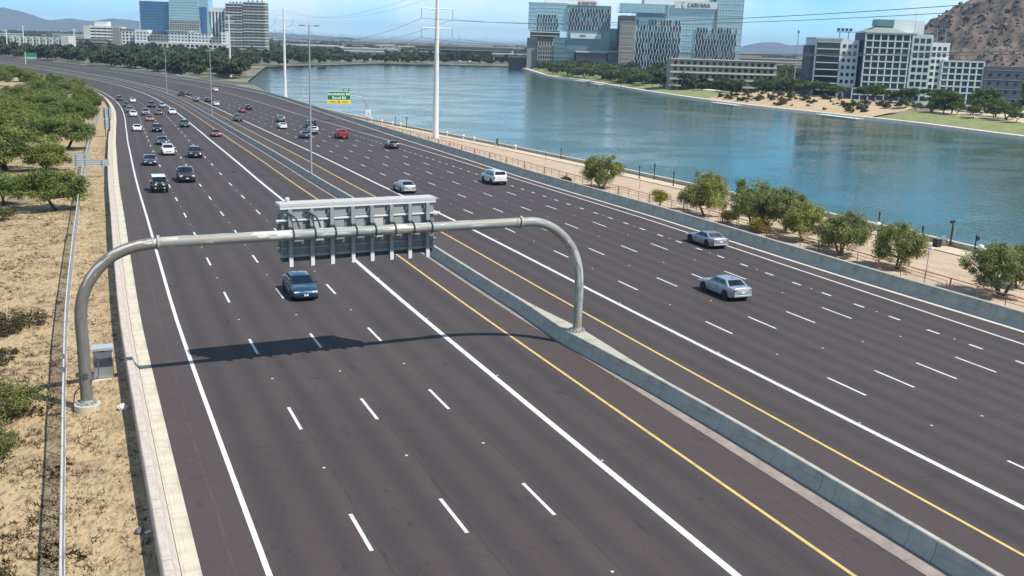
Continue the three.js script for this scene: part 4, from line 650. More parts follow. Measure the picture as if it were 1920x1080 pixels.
for (const [x, s, R, h, sd] of [[-20, 430, 2.2, 2, 61], [-27, 452, 2, 1.8, 62], [-24, 470, 2.2, 2, 63]]) shrub('shrub', sd, R, h, { tone: [.08, .07, .045], leaves: 900, size: .16 }, ls(x, s), 'dark brush on the bare patch above the grove').userData.group = 'brush on the bare patch';
// ---- dry grass on the verge
{
  const blades = [], r = rng(77); for (let k = 0; k < 7; k++) { const a = r() * 6.28, h = .04 + r() * .09, l = .08 + r() * .18, w = .012, x = (r() - .5) * .12, z = (r() - .5) * .12; const b = new THREE.BufferGeometry(), ca = Math.cos(a), sa = Math.sin(a); b.setAttribute('position', new THREE.Float32BufferAttribute([x - sa * w, 0, z + ca * w, x + sa * w, 0, z - ca * w, x + ca * l, h, z + sa * l], 3)); b.setAttribute('normal', new THREE.Float32BufferAttribute([0, 1, .2, 0, 1, .2, 0, 1, .2], 3)); b.setAttribute('uv', new THREE.Float32BufferAttribute([0, 0, 1, 0, .5, 1], 2)); blades.push(b); }
  const n = 15000, im = new THREE.InstancedMesh(merge(blades), std([1, 1, 1], .95, { side: THREE.DoubleSide }), n), m = new THREE.Matrix4(), q = new THREE.Quaternion(), e = new THREE.Euler(), c = new THREE.Color();
  for (let i = 0; i < n; i++) {
    let u, s, ok = 0; while (!ok) { s = 24 + 170 * Math.pow(r(), 1.8); u = 1.6 - Math.pow(r(), 1.0) * (6 + s * .055); const d = fbm(u / 30 + .5, s / 120, 24, 60, 3, 91); ok = d > .36 + .22 * r() && (u < 1.0 || r() < .25) && (u < -1.4 || r() < .6); }
    const [x, , z] = at(u, s), k = .65 + r() * .9; e.set((r() - .5) * .4, r() * 6.28, (r() - .5) * .4); q.setFromEuler(e); m.compose(new THREE.Vector3(x, leftY(u, s) - .02, z), q, new THREE.Vector3(k, k * (.6 + .7 * r()), k)); im.setMatrixAt(i, m);
    const t = r(), v = .75 + .5 * r(); c.setRGB(lerp(.62, .44, t) * v, lerp(.47, .32, t) * v, lerp(.26, .17, t) * v); im.setColorAt(i, c);
  }
  im.name = 'dry_grass'; im.userData = { kind: 'stuff', label: 'dry straw-coloured grass covering the verge', category: 'grass' }; im.castShadow = im.receiveShadow = true; scene.add(im);
}
// ================================================================ far bank, city and hills
const farTree = [treeProto(51, 5.5, 1.6, 7.6, { clumps: 26, leaves: 1700, size: .42, tone: [.10, .155, .048] }, barkMat, 1), treeProto(52, 5.5, 1.4, 7.2, { clumps: 24, leaves: 1600, size: .44, tone: [.085, .135, .05] }, barkMat, 2), treeProto(53, 5.5, 1.8, 8, { clumps: 28, leaves: 1700, size: .42, tone: [.12, .165, .05] }, barkMat, 1)];
const R1 = rng(4242);
const facing = -YAW;                         // the far buildings look across the lake
const glassPale = phys([.36, .50, .53], .12, { metalness: .35, clearcoat: 1 }), glassBlue = phys([.045, .12, .26], .10, { metalness: .3, clearcoat: 1 }), glassGreen = phys([.16, .26, .27], .14, { metalness: .3 }), glassNight = phys([.010, .015, .022], .08, { clearcoat: .6 });
const white = std([.74, .76, .74], .7), offWhite = std([.62, .62, .57], .8), stone = std([.30, .285, .255], .85), tan = std([.40, .33, .25], .85), brick = std([.22, .155, .125], .85), darkStone = std([.22, .22, .215], .85), louvre = std([.165, .165, .155], .8), mint = std([.50, .60, .55], .75), slate = std([.075, .085, .12], .6);
function bld(name, label, x, z, k = 1) { const g = thing(name, label, 'building', [x * k, 17.7 + (LAND - 17.7) * k, z * k], facing); g.scale.setScalar(k); return g; }
const blk = (g, name, x0, x1, y0, y1, d0, d1, mat) => mesh(name, bx(x0, x1, y0, y1, -d1, -d0), mat, g);     // d = depth behind the facade line
const hexGeo = (w, h, t = .5) => { const s = new THREE.Shape([[-w * .28, -h / 2], [w * .28, -h / 2], [w / 2, -h * .22], [w / 2, h * .22], [w * .28, h / 2], [-w * .28, h / 2], [-w / 2, h * .22], [-w / 2, -h * .22]].map(p => new THREE.Vector2(...p))); return new THREE.ExtrudeGeometry(s, { depth: t, bevelEnabled: false }); };
function hexField(g, x0, x1, y0, y1, d, nx, ny, seed) {
  const r = rng(seed), w = (x1 - x0) / nx, h = (y1 - y0) / ny, geo = hexGeo(w * .80, h * 1.02, .1), geo2 = hexGeo(w * .55, h * .98, .1);
  for (let j = 0; j < ny; j++) for (let i = 0; i < nx; i++) { if (j === ny - 1 && r() < .22) continue; const p = mesh('window_pane', (i + j) % 2 ? geo : geo2, r() < .12 ? glassGreen : glassNight, g); p.position.set(x0 + (i + .5 + (j % 2 ? .18 : -.18)) * w, y0 + (j + .5) * h, -d + .02); }
  const fin = box(w * .13, h * .9, .5); for (let j = 0; j < ny; j++) for (let i = 0; i <= nx; i++) { const p = mesh('facade_fin', fin, white, g); p.position.set(x0 + (i + (j % 2 ? .18 : -.18)) * w, y0 + (j + .5) * h, -d + .25); p.rotation.z = (i + j) % 2 ? .16 : -.16; }
}
function floors(g, x0, x1, y0, y1, d, n, mat, t = .35, proud = .25) { for (let k = 0; k <= n; k++) mesh('floor_band', bx(x0, x1, lerp(y0, y1, k / n) - t / 2, lerp(y0, y1, k / n) + t / 2, -d + .01, -d + proud), mat, g); }
function mullions(g, x0, x1, y0, y1, d, n, mat, t = .18, proud = .3) { for (let k = 0; k <= n; k++) mesh('mullion', bx(lerp(x0, x1, k / n) - t / 2, lerp(x0, x1, k / n) + t / 2, y0, y1, -d + .012, -d + proud), mat, g); }
function windowGrid(g, x0, x1, y0, y1, d, nx, ny, fw, fh, mat, geo) { const q = geo || box((x1 - x0) / nx * fw, (y1 - y0) / ny * fh, .2); for (let j = 0; j < ny; j++) for (let i = 0; i < nx; i++) { const p = mesh('window', q, mat, g); p.position.set(lerp(x0, x1, (i + .5) / nx), lerp(y0, y1, (j + .5) / ny), -d + .02); } }
const bold = await new FontLoader().loadAsync('fonts/droid/droid_sans_bold.typeface.json');
const words = (t, size) => new TextGeometry(t, { font: bold, size, depth: .25, curveSegments: 3 });

// ---- office block with the red sign
{
  const g = bld('office_block', 'pale glass office block with a red and white rooftop sign', 335.7, -682.8, 1.42);
  blk(g, 'glass_wing', -31.3, -3.1, 35.4, 54.6, 1.5, 24, glassPale); blk(g, 'penthouse', -20, 4, 54.6, 59.2, 8, 22, white); blk(g, 'glass_tower', -2.8, 28.2, 21, 53.6, 0, 26, glassGreen); blk(g, 'parapet', -31.5, -3, 54.6, 55.1, 1.3, 24, mint); blk(g, 'parapet', -3, 28.4, 53.6, 54.1, -.2, 26, mint);
  hexField(g, -25.3, -9.5, 35.8, 46.6, 1.5, 8, 4, 1); hexField(g, -2.2, 27.6, 36.5, 51.6, 0, 14, 5, 2); floors(g, -31, -25.6, 35.4, 54, 1.5, 7, white, .2); floors(g, -9.2, -3.2, 35.4, 54, 1.5, 7, white, .2); floors(g, -25.6, -9.2, 46.8, 54, 1.5, 3, white, .2); mullions(g, -31, -3.4, 47, 54.4, 1.5, 16, mint, .12, .15);
  const sb = blk(g, 'sign_board', 3.6, 17, 53.9, 57.3, -.4, 0, white); const tm = mesh('sign_lettering', words('State Farm', 1.62), std([.62, .03, .03], .5), sb); tm.position.set(6.9, 54.85, .45); for (const [ox, oy] of [[4.5, 55.0], [5.6, 55.0], [5.05, 55.9]]) { const o = mesh('sign_emblem', new THREE.TorusGeometry(.5, .16, 6, 16), std([.62, .03, .03], .5), sb); o.position.set(ox, oy, .55); o.scale.set(1, .7, 1); }
  blk(g, 'recess', -29.5, -8, 30.2, 35.2, 6.5, 20, stone); blk(g, 'terrace_slab', -30.2, -7.6, 34.0, 34.6, .5, 20, white); blk(g, 'terrace_slab', -28.6, -9, 31.4, 31.9, .2, 20, offWhite);
  blk(g, 'stone_core', -31.6, -24.2, 0, 30, 3, 24, stone); blk(g, 'brick_bay', -24.1, -12.7, 0, 25.1, 1, 22, stone); windowGrid(g, -23.6, -13.2, 9, 24.2, 1, 6, 5, .5, .62, glassNight); blk(g, 'balcony_bay', -24, -12.7, 25.3, 30.2, 2.6, 20, brick); mullions(g, -23.5, -13.2, 25.2, 27.6, 1.2, 5, offWhite, .5, .6);
  blk(g, 'green_glass_bay', -12.1, 2.9, 0, 30.9, .4, 22, glassGreen); floors(g, -12, 2.8, 4, 30.4, .4, 8, stone, .25); blk(g, 'podium_glass', 3.2, 34, 0, 30.2, 1.2, 24, glassNight); mullions(g, 3.6, 33.6, 21.6, 30, 1.2, 16, stone, .3, .5); floors(g, 3.4, 33.8, 21.8, 30.2, 1.2, 2, stone, .5, .6);
  blk(g, 'white_canopy', -.5, 21.8, 30.6, 34.2, -1.6, 2, white); blk(g, 'canopy_vent', 6.2, 10.6, 31.6, 33.2, -1.66, -1.58, darkStone); blk(g, 'link_bridge', 28.3, 34.4, 20, 38.4, 4, 20, glassGreen);
  blk(g, 'entrance_hall', 4.2, 26.4, 0, 20.6, -1, 10, darkStone); blk(g, 'entrance_slab', 3.8, 27, 20.8, 22, -3.2, 8, offWhite); floors(g, 4.6, 26, 12.6, 19, -1, 1, brick, .9, .9); blk(g, 'louvre_box', 27.2, 56.6, 7.6, 23.4, -4, 16, louvre); for (let k = 0; k < 30; k++) mesh('louvre_fin', bx(27.6 + k * .97, 27.85 + k * .97, 7.8, 23.2, 3.99, 4.4), stone, g); blk(g, 'louvre_slot', 31, 50, 11, 11.8, -4.5, -3.95, darkStone); blk(g, 'undercroft', 28.4, 55, 0, 7.5, -1, 14, darkStone);
  for (const cx of [33, 38.5, 44, 49.5]) mesh('column', cyl(.6, .6, 7.5, cx, 0, 3, 8), offWhite, g);
}
{
  const g = bld('low_hall', 'low brown hall at the lake end of the pale office block', 312, -716, 1.42); blk(g, 'wall', -10, 10, 0, 15, 0, 20, brick); blk(g, 'roof_slab', -11, 10.5, 15.01, 15.8, -.8, 20, tan); windowGrid(g, -9, 9, 1, 8, 0, 7, 2, .5, .6, glassNight);
}
// ---- tall glass block with the white rooftop lettering
{
  const g = bld('glass_office', 'tall pale glass office with white rooftop lettering and a patterned stone corner', 399.5, -633.4, 1.44);
  blk(g, 'stone_corner', -44.9, -34.6, 0, 47.2, -1, 20, stone); windowGrid(g, -44.4, -35.2, 6, 46, -1, 9, 16, .42, .38, darkStone); windowGrid(g, -44, -35.6, 7.2, 45, -1.02, 7, 11, .3, .22, offWhite);
  blk(g, 'glass_front', -34.4, 21.6, 0, 55.4, .2, 28, glassPale); hexField(g, -33.4, -2, 8.6, 45.0, .2, 15, 9, 3); hexField(g, 8.6, 37.6, 8.6, 40.6, -.4, 14, 8, 4); floors(g, -1.6, 21.4, 8, 55, .2, 12, white, .22); mullions(g, -33.6, 21.4, 45.6, 55.2, .2, 26, mint, .14, .18); mullions(g, -1.6, 8.4, 8, 45, .2, 5, mint, .14, .18);
  blk(g, 'cantilever_box', -46.2, -14.1, 49.4, 55.5, -3, 18, glassPale); mullions(g, -46, -14.3, 49.5, 55.3, -3, 16, mint, .14, .18); blk(g, 'blue_soffit', -33.1, -13.9, 46.6, 49.2, -.8, 14, glassBlue); blk(g, 'penthouse', -28, 21, 55.5, 61.5, 6, 24, white); blk(g, 'roof_plant', -4, 16, 61.6, 64.6, 9, 20, slate);
  blk(g, 'dark_slot', -13.9, -12, 46.8, 55.3, -.3, 1, darkStone); blk(g, 'dark_slot', 21.7, 23.1, 33, 54.4, -.7, 1, darkStone); blk(g, 'glass_wing', 21.7, 41.2, 0, 65.5, 0.1, 30, glassPale); floors(g, 21.9, 41, 6, 65.2, .1, 15, white, .2); mullions(g, 23.4, 41, 40.8, 65.2, .1, 9, mint, .14, .18);
  const sb = blk(g, 'sign_band', -7.6, 21.8, 53.2, 58.2, -1.6, .1, white); const tm = mesh('sign_lettering', words('CARVANA', 2.5), std([.16, .19, .21], .5), sb); tm.position.set(1.2, 54.4, 1.62); for (const k of [0, 1]) { const o = mesh('sign_emblem', new THREE.TorusGeometry(1.7 + k * .45, .13, 6, 20, 2.6), std([.30, .34, .36], .5), sb); o.position.set(-.6, 55.7, 1.7); o.rotation.z = 1.85; }
}
// ---- tower cluster at the head of the lake
{
  const g0 = [141.4, -1355.3], P = (X, D = 0) => [g0[0] + Math.cos(YAW) * X + Math.sin(YAW) * D, g0[1] + Math.sin(YAW) * X - Math.cos(YAW) * D];
  let g = bld('glass_tower', 'deep blue glass tower with a thin white parapet', ...P(-44, 2)); blk(g, 'shaft', -19.8, 19.7, 0, 61.4, 0, 30, glassBlue); floors(g, -19.6, 19.5, 28, 61, 0, 10, glassGreen, .5); blk(g, 'parapet', -14, -2, 61.41, 62.4, 0, 4, white); blk(g, 'edge_frame', -20.6, -19.81, 0, 62, -.3, 30, mint);
  g = bld('glass_tower', 'pale leaning glass slab tower beside the deep blue tower', ...P(-8, -2));
  { const sh = new THREE.Shape([[-20, 0], [20.5, 0], [17.2, 66], [-18, 66]].map(p => new THREE.Vector2(...p))); mesh('shaft', new THREE.ExtrudeGeometry(sh, { depth: 22, bevelEnabled: false }).translate(0, 0, -22), glassPale, g); floors(g, -18.6, 18, 36, 62, 0, 8, mint, .5); blk(g, 'dark_band', -18.8, 18.6, 38.6, 39.6, -.3, .1, darkStone); blk(g, 'lower_screen', -19.2, 19.4, 27, 38.4, -.2, .1, stone); windowGrid(g, -18, 18, 28, 38, -.2, 12, 4, .55, .42, glassNight); }
  g = bld('glass_tower', 'narrow blue glass tower in a sloping pale frame', ...P(14, 3)); { const sh = new THREE.Shape([[-9, 0], [10.5, 0], [6.5, 66], [-9, 66]].map(p => new THREE.Vector2(...p))); mesh('frame', new THREE.ExtrudeGeometry(sh, { depth: 20, bevelEnabled: false }).translate(0, 0, -20), glassPale, g); blk(g, 'blue_face', -7.4, 4.8, 24, 56.6, -.4, .1, glassBlue); floors(g, -7.2, 4.6, 28, 56, -.4, 8, glassGreen, .4); }
  g = bld('striped_tower', 'white topped tower with dark vertical stripes', ...P(32.6, 6)); blk(g, 'shaft', -12, 12, 0, 51.6, 0, 22, glassNight); blk(g, 'white_crown', -12.4, 12.4, 51.61, 56.4, -.6, 22, white); for (let k = 0; k < 6; k++) mesh('white_fin', bx(-9.4 + k * 4.1, -7.6 + k * 4.1, 0, 51.6, .02, .9), white, g);
  for (const [X, w, h, l] of [[54.6, 20, 62.6, 'balconied residential tower beside the striped tower'], [79.5, 26, 64.8, 'wide balconied residential tower with rooftop planting']]) {
    g = bld('residential_tower', l, ...P(X, -4)); blk(g, 'core', -w / 2, w / 2, 0, h - 1, 0, 20, darkStone); const n = 17; for (let k = 0; k <= n; k++) mesh('balcony_slab', bx(-w / 2 - .8, w / 2 + .8, 4 + k * (h - 5) / n - .55, 4 + k * (h - 5) / n + .55, -16, 1.4), k % 3 ? offWhite : stone, g); for (let k = 0; k < 5; k++) mesh('party_wall', bx(-w / 2 + k * w / 4.2, -w / 2 + k * w / 4.2 + .5, 0, h - 1, .02, 1.1), stone, g); for (let k = 0; k < 4; k++) { const b = mesh('roof_planter', crownGeo(70 + k, 1.6, 0, 2.2, { clumps: 6, leaves: 160, size: .5, tone: [.05, .07, .04] }).g, leafMat, g); b.position.set(-w / 3 + k * w / 4.5, h - .6, -6); }
  }
  g = bld('podium_building', 'long white low-rise podium in front of the tower cluster', ...P(-7, -18)); blk(g, 'base', -58, 56, 0, 13, 0, 20, offWhite); for (const [a, b, y] of [[-58, -42, 27], [-40, -18, 22], [-17, 8, 26], [9, 34, 24], [36, 47, 21], [48, 56, 27]]) blk(g, 'wing', a, b, 13.01, y, 1, 18, a === -40 || a === 36 ? stone : white); windowGrid(g, -56, 54, 14, 25, .96, 26, 3, .5, .36, glassNight); windowGrid(g, -57, 55, 2, 12, 0, 20, 2, .6, .5, glassNight); blk(g, 'roof_slab', -20, 10, 26.4, 27, 0, 18, mint);
  g = bld('parking_garage', 'white parking garage with dark open decks', ...P(-107, -12)); blk(g, 'core', -20, 20, 0, 28, 9, 24, stone); for (let k = 0; k < 8; k++) mesh('deck_band', bx(-21.4, 21.4, 1.6 + k * 3.7, 3.6 + k * 3.7, -26, -.1), white, g); blk(g, 'stair_tower', -22.5, -15, 0, 29.8, -.6, 8, offWhite); blk(g, 'stair_tower', 14, 22, 0, 29, -.4, 8, stone); blk(g, 'lift_house', -10, 6, 29.8, 35, 4, 14, white); mullions(g, -14.5, 13.5, 0, 29, 0, 4, offWhite, .5, .3);
  g = bld('apartment_block', 'narrow white apartment block beside the parking garage', ...P(-74.5, -10)); blk(g, 'body', -9.6, 9.6, 0, 25.6, 0, 16, white); windowGrid(g, -9, 9, 2, 25, 0, 4, 6, .5, .5, glassNight); blk(g, 'dark_roof', -10.2, 10.2, 25.61, 27.6, -.4, 16, darkStone);
}
// ---- pale hotel and other low buildings left of the towers
{
  let g = bld('long_hotel', 'long pale hotel with projecting bays and arched gables', -23.1, -1099.6); blk(g, 'body', -31.6, 25, 0, 15.6, 0, 16, mint); for (let k = 0; k < 9; k++) { mesh('bay', bx(-30.6 + k * 6.3, -27.4 + k * 6.3, 0, 16.6, .02, 1.8), offWhite, g); } windowGrid(g, -31, 24.4, 1.6, 14.8, 0, 18, 4, .34, .46, glassNight); windowGrid(g, -32, 24.4, 2, 15.6, -1.8, 9, 4, .18, .4, slate); blk(g, 'end_pavilion', 18.5, 26, 0, 18.4, -2.4, 14, offWhite); blk(g, 'roof', -32, 18.4, 15.61, 16.6, -.4, 16, stone);
  for (const [X, h, l] of [[-24, 27, 'white steel pole beside the green far-off road sign'], [-40, 23, 'white steel pole at the bend of the freeway'], [24, 26, 'white steel pole in front of the pale hotel']]) { const p = thing('steel_pole', l, 'pole', [-23.1 + Math.cos(YAW) * X + 6, LAND, -1080 + Math.sin(YAW) * X]); mesh('shaft', cyl(.7, .4, h, 0, 0, 0, 10), whiteMetal, p); mesh('arm', rod([-2, h - 1, 0], [2, h - 1, 0], .14, 6), whiteMetal, p); }
  const s = thing('overhead_sign', 'green overhead road sign where the freeway leaves the view', 'sign', [-24, prof(780), -780]); mesh('sign_panel', bx(-3.4, 3.4, 5, 7.8, 0, .3), std([.02, .20, .10], .5), s); mesh('lower_strip', bx(-3.2, 3.2, 4, 4.9, 0, .3), std([.35, .5, .28], .5), s); mesh('post', cyl(.25, .25, 8, -3.8, 0, 0, 8), whiteMetal, s);
}
// ---- condominiums below the butte
{
  const g0 = [409.3, -433], P = (X, D = 0) => [g0[0] + Math.cos(YAW) * X + Math.sin(YAW) * D, g0[1] + Math.sin(YAW) * X - Math.cos(YAW) * D];
  let g = bld('condominium', 'tall white condominium with hipped roof and green framed balconies', ...P(0, 0)); blk(g, 'body', -18.6, 16, 0, 37.4, 1, 20, slate); floors(g, -19.2, 16.4, 1, 37, 1, 10, mint, .7, 1.5); mullions(g, -19, 16.2, 0, 37.2, 1, 9, white, .5, 1.4); blk(g, 'frame_bay', 5.5, 16.6, 0, 36.6, -.8, .9, mint); windowGrid(g, 6.2, 16, 2, 36, -.8, 3, 9, .7, .62, glassNight);
  { const rg = new THREE.ConeGeometry(1, 1, 4).rotateY(Math.PI / 4).scale(16, 4.6, 13).translate(-8, 40, -9); mesh('hipped_roof', rg, std([.24, .28, .24], .8), g); } blk(g, 'eaves', -20, 8, 37.41, 38, -1, 20, mint); blk(g, 'penthouse', -3, 8.6, 38.2, 44.8, 6, 16, white); blk(g, 'penthouse', -12, -3.2, 41, 44.6, 5, 14, glassGreen); blk(g, 'lift_house', 8.8, 13.6, 37.5, 44.4, 6, 14, white); mesh('mast', cyl(.12, .06, 5, 9.2, 44.4, -8, 6), steelGrey, g); blk(g, 'side_wing', 16.7, 27, 0, 33.4, 2, 20, white); windowGrid(g, 17.4, 26, 2, 32, 2, 3, 9, .6, .55, glassNight);
  g = bld('condominium', 'lower white condominium with dark glass front', ...P(-32, 6)); blk(g, 'body', -11.8, 11.6, 0, 33.6, 0, 20, white); blk(g, 'glass_front', -11, 1.5, 1, 32.4, -.3, .1, glassNight); floors(g, -11, 1.5, 3, 32, -.3, 8, mint, .5, .6); blk(g, 'roof_slab', -12.4, 2.5, 33.61, 34.3, -1, 18, mint); blk(g, 'annex', -14.5, -11.9, 0, 30, 1, 14, slate); windowGrid(g, 2.4, 11.2, 2, 32, 0, 3, 8, .55, .5, glassNight);
  g = bld('apartment_block', 'green framed mid-rise apartments behind the lakeside trees', ...P(36, 2)); blk(g, 'body', -12, 10, 0, 24, 0, 18, slate); floors(g, -12.4, 10.4, .8, 24, 0, 7, mint, .8, 1.4); mullions(g, -12.2, 10.2, 0, 24, 0, 6, white, .6, 1.3);
  g = bld('apartment_block', 'dark blue-grey mid-rise block with round windows', ...P(57, 0)); blk(g, 'body', -10.5, 10.5, 0, 22, 0, 18, slate); const rw = new THREE.CylinderGeometry(.8, .8, .3, 14).rotateX(Math.PI / 2); windowGrid(g, -9.6, 9.6, 2, 20, 0, 4, 4, .4, .4, glassNight, rw); floors(g, -10.6, 10.6, 5, 20, 0, 3, stone, .25, .2); mesh('arched_gate', new THREE.TorusGeometry(2.6, .3, 6, 14, Math.PI).translate(-6, 0, 1), white, g);
  g = bld('apartment_block', 'pale terraced apartments between the glass office and the condominiums', ...P(-78, 70)); blk(g, 'body', -34, 30, 0, 20, 0, 18, tan); floors(g, -34.2, 30.2, 4, 20, 0, 4, offWhite, .6, 1); windowGrid(g, -33, 29, 1, 19.5, 0, 16, 5, .5, .5, glassNight);
  g = bld('apartment_block', 'low green balconied apartments at the sandy bank', ...P(-22, -38)); blk(g, 'body', -14, 14, 0, 9.5, 0, 12, slate); floors(g, -14.3, 14.3, .6, 9.4, 0, 3, mint, .5, 1.2); mullions(g, -14, 14, 0, 9.4, 0, 7, white, .35, 1.1);
  for (const [X, D, h, l] of [[-12.4 / 1.1, 60, 40.7, 'stadium floodlight rack above the lower condominium'], [44.8 / 1.1, 60, 44.3, 'stadium floodlight rack beside the butte']]) { const [x, z] = P(X * 1.1, D), f = thing('floodlight_rack', l, 'floodlight', [x, LAND, z], facing); for (const k of [-2.6, 2.6]) mesh('leg', cyl(.4, .3, h - 2, k, 0, 0, 8), steelGrey, f); mesh('lamp_frame', box(9, .5, .5, 0, h - 2.2, 0), steelGrey, f); for (const k of [-3.6, -1.2, 1.2, 3.6]) mesh('lamp', rbox(1.7, 1.6, .6, .1, k, h - .9, .3), slate, f); }
  const [px, pz] = P(-55.2, 0), pl = thing('light_pole', 'single tall pole between the glass office and the condominiums', 'pole', [px, LAND, pz]); mesh('shaft', cyl(.3, .2, 37, 0, 0, 0, 8), steelGrey, pl); mesh('head', merge([cyl(.6, .6, 1, 0, 36, 0, 8), cyl(.5, .3, .6, 0, 37, 0, 8)]), midPaint, pl);
}
// ---- the butte
const rockTex = tex(1024, 1024, (x, y, i, j) => { const a = fbm(x, y, 12, 12, 5, 901), b = fbm(x, y, 60, 60, 4, 911), c = hash2(i, j, 12); const k = .55 + .7 * b + .25 * (c - .5); let col = [.155, .116, .092].map((v, q) => lerp(v, [.195, .152, .112][q], sstep(.45, .65, a))); if (b > .60) col = col.map((v, q) => lerp(v, [.06, .055, .04][q], sstep(.60, .70, b) * .8)); return col.map(v => v * k * 1.15); });
rockTex.repeat.set(1 / 90, 1 / 90);
{
  const cx0 = Math.sin(YAW) * 880 + Math.cos(YAW) * 452, cz0 = -Math.cos(YAW) * 880 + Math.sin(YAW) * 452, N = 170, W = 420;
  const hgt = (x, z) => { const r = Math.hypot(x, z * .8) * (1 + .16 * (fbm(x / 900 + .5, z / 900 + .5, 9, 9, 3, 931) - .5)); let h = 118 * Math.pow(clamp(1 - r / 172), 1.06); if (h > 0) { const rd = 1 - Math.abs(2 * fbm(x / 500 + .5, z / 500 + .5, 16, 16, 4, 941) - 1); h += sstep(0, 14, h) * (16 * (rd - .75) + 5.5 * (fbm(x / 200 + .5, z / 200 + .5, 26, 26, 4, 951) - .5)); } return h; };
  const g = gridGeo(N, N, (i, j) => { const x = (i / N - .5) * W, z = (.5 - j / N) * W; return [cx0 + x, LAND - .2 + hgt(x, z), cz0 + z]; }, (i, j) => [(i / N) * W, (j / N) * W]);
  structure('rocky_butte', g, std([1, 1, 1], 1, { map: rockTex }));
  const rg = mergeVertices(new THREE.IcosahedronGeometry(1, 1)), rp = rg.attributes.position, rr = rng(99); for (let i = 0; i < rp.count; i++) { const k = .7 + .6 * rr(); rp.setXYZ(i, rp.getX(i) * k, rp.getY(i) * k * .75, rp.getZ(i) * k); } rg.computeVertexNormals();
  const put = (name, n, geo, mat, s0, s1, kind, label, seed) => { const r = rng(seed), im = new THREE.InstancedMesh(geo, mat, n), m = new THREE.Matrix4(), q = new THREE.Quaternion(), e = new THREE.Euler(), c = new THREE.Color(); for (let i = 0; i < n; i++) { let x, z, h; do { x = (r() - .5) * W; z = (r() - .5) * W; h = hgt(x, z); } while (h < 6); const k = s0 + (s1 - s0) * Math.pow(r(), 2.2); e.set(r() * 3, r() * 6, r() * 3); q.setFromEuler(e); m.compose(new THREE.Vector3(cx0 + x, LAND + h - k * .15, cz0 + z), q, new THREE.Vector3(k, k, k)); im.setMatrixAt(i, m); const v = .7 + .6 * r(); c.setRGB(v, v, v); im.setColorAt(i, c); } im.name = name; im.userData = { kind, label, category: 'ground cover' }; im.castShadow = im.receiveShadow = true; scene.add(im); };
  put('butte_boulders', 3000, rg, std([.155, .118, .094], 1), .5, 2.2, 'stuff', 'brown boulders strewn over the rocky butte', 5); put('butte_scrub', 2600, rg, std([.055, .055, .032], 1), .5, 1.3, 'stuff', 'dark desert scrub dotting the rocky butte', 6);
}
const orangeSand = std([.85, .76, .66], 1, { map: sandTex });
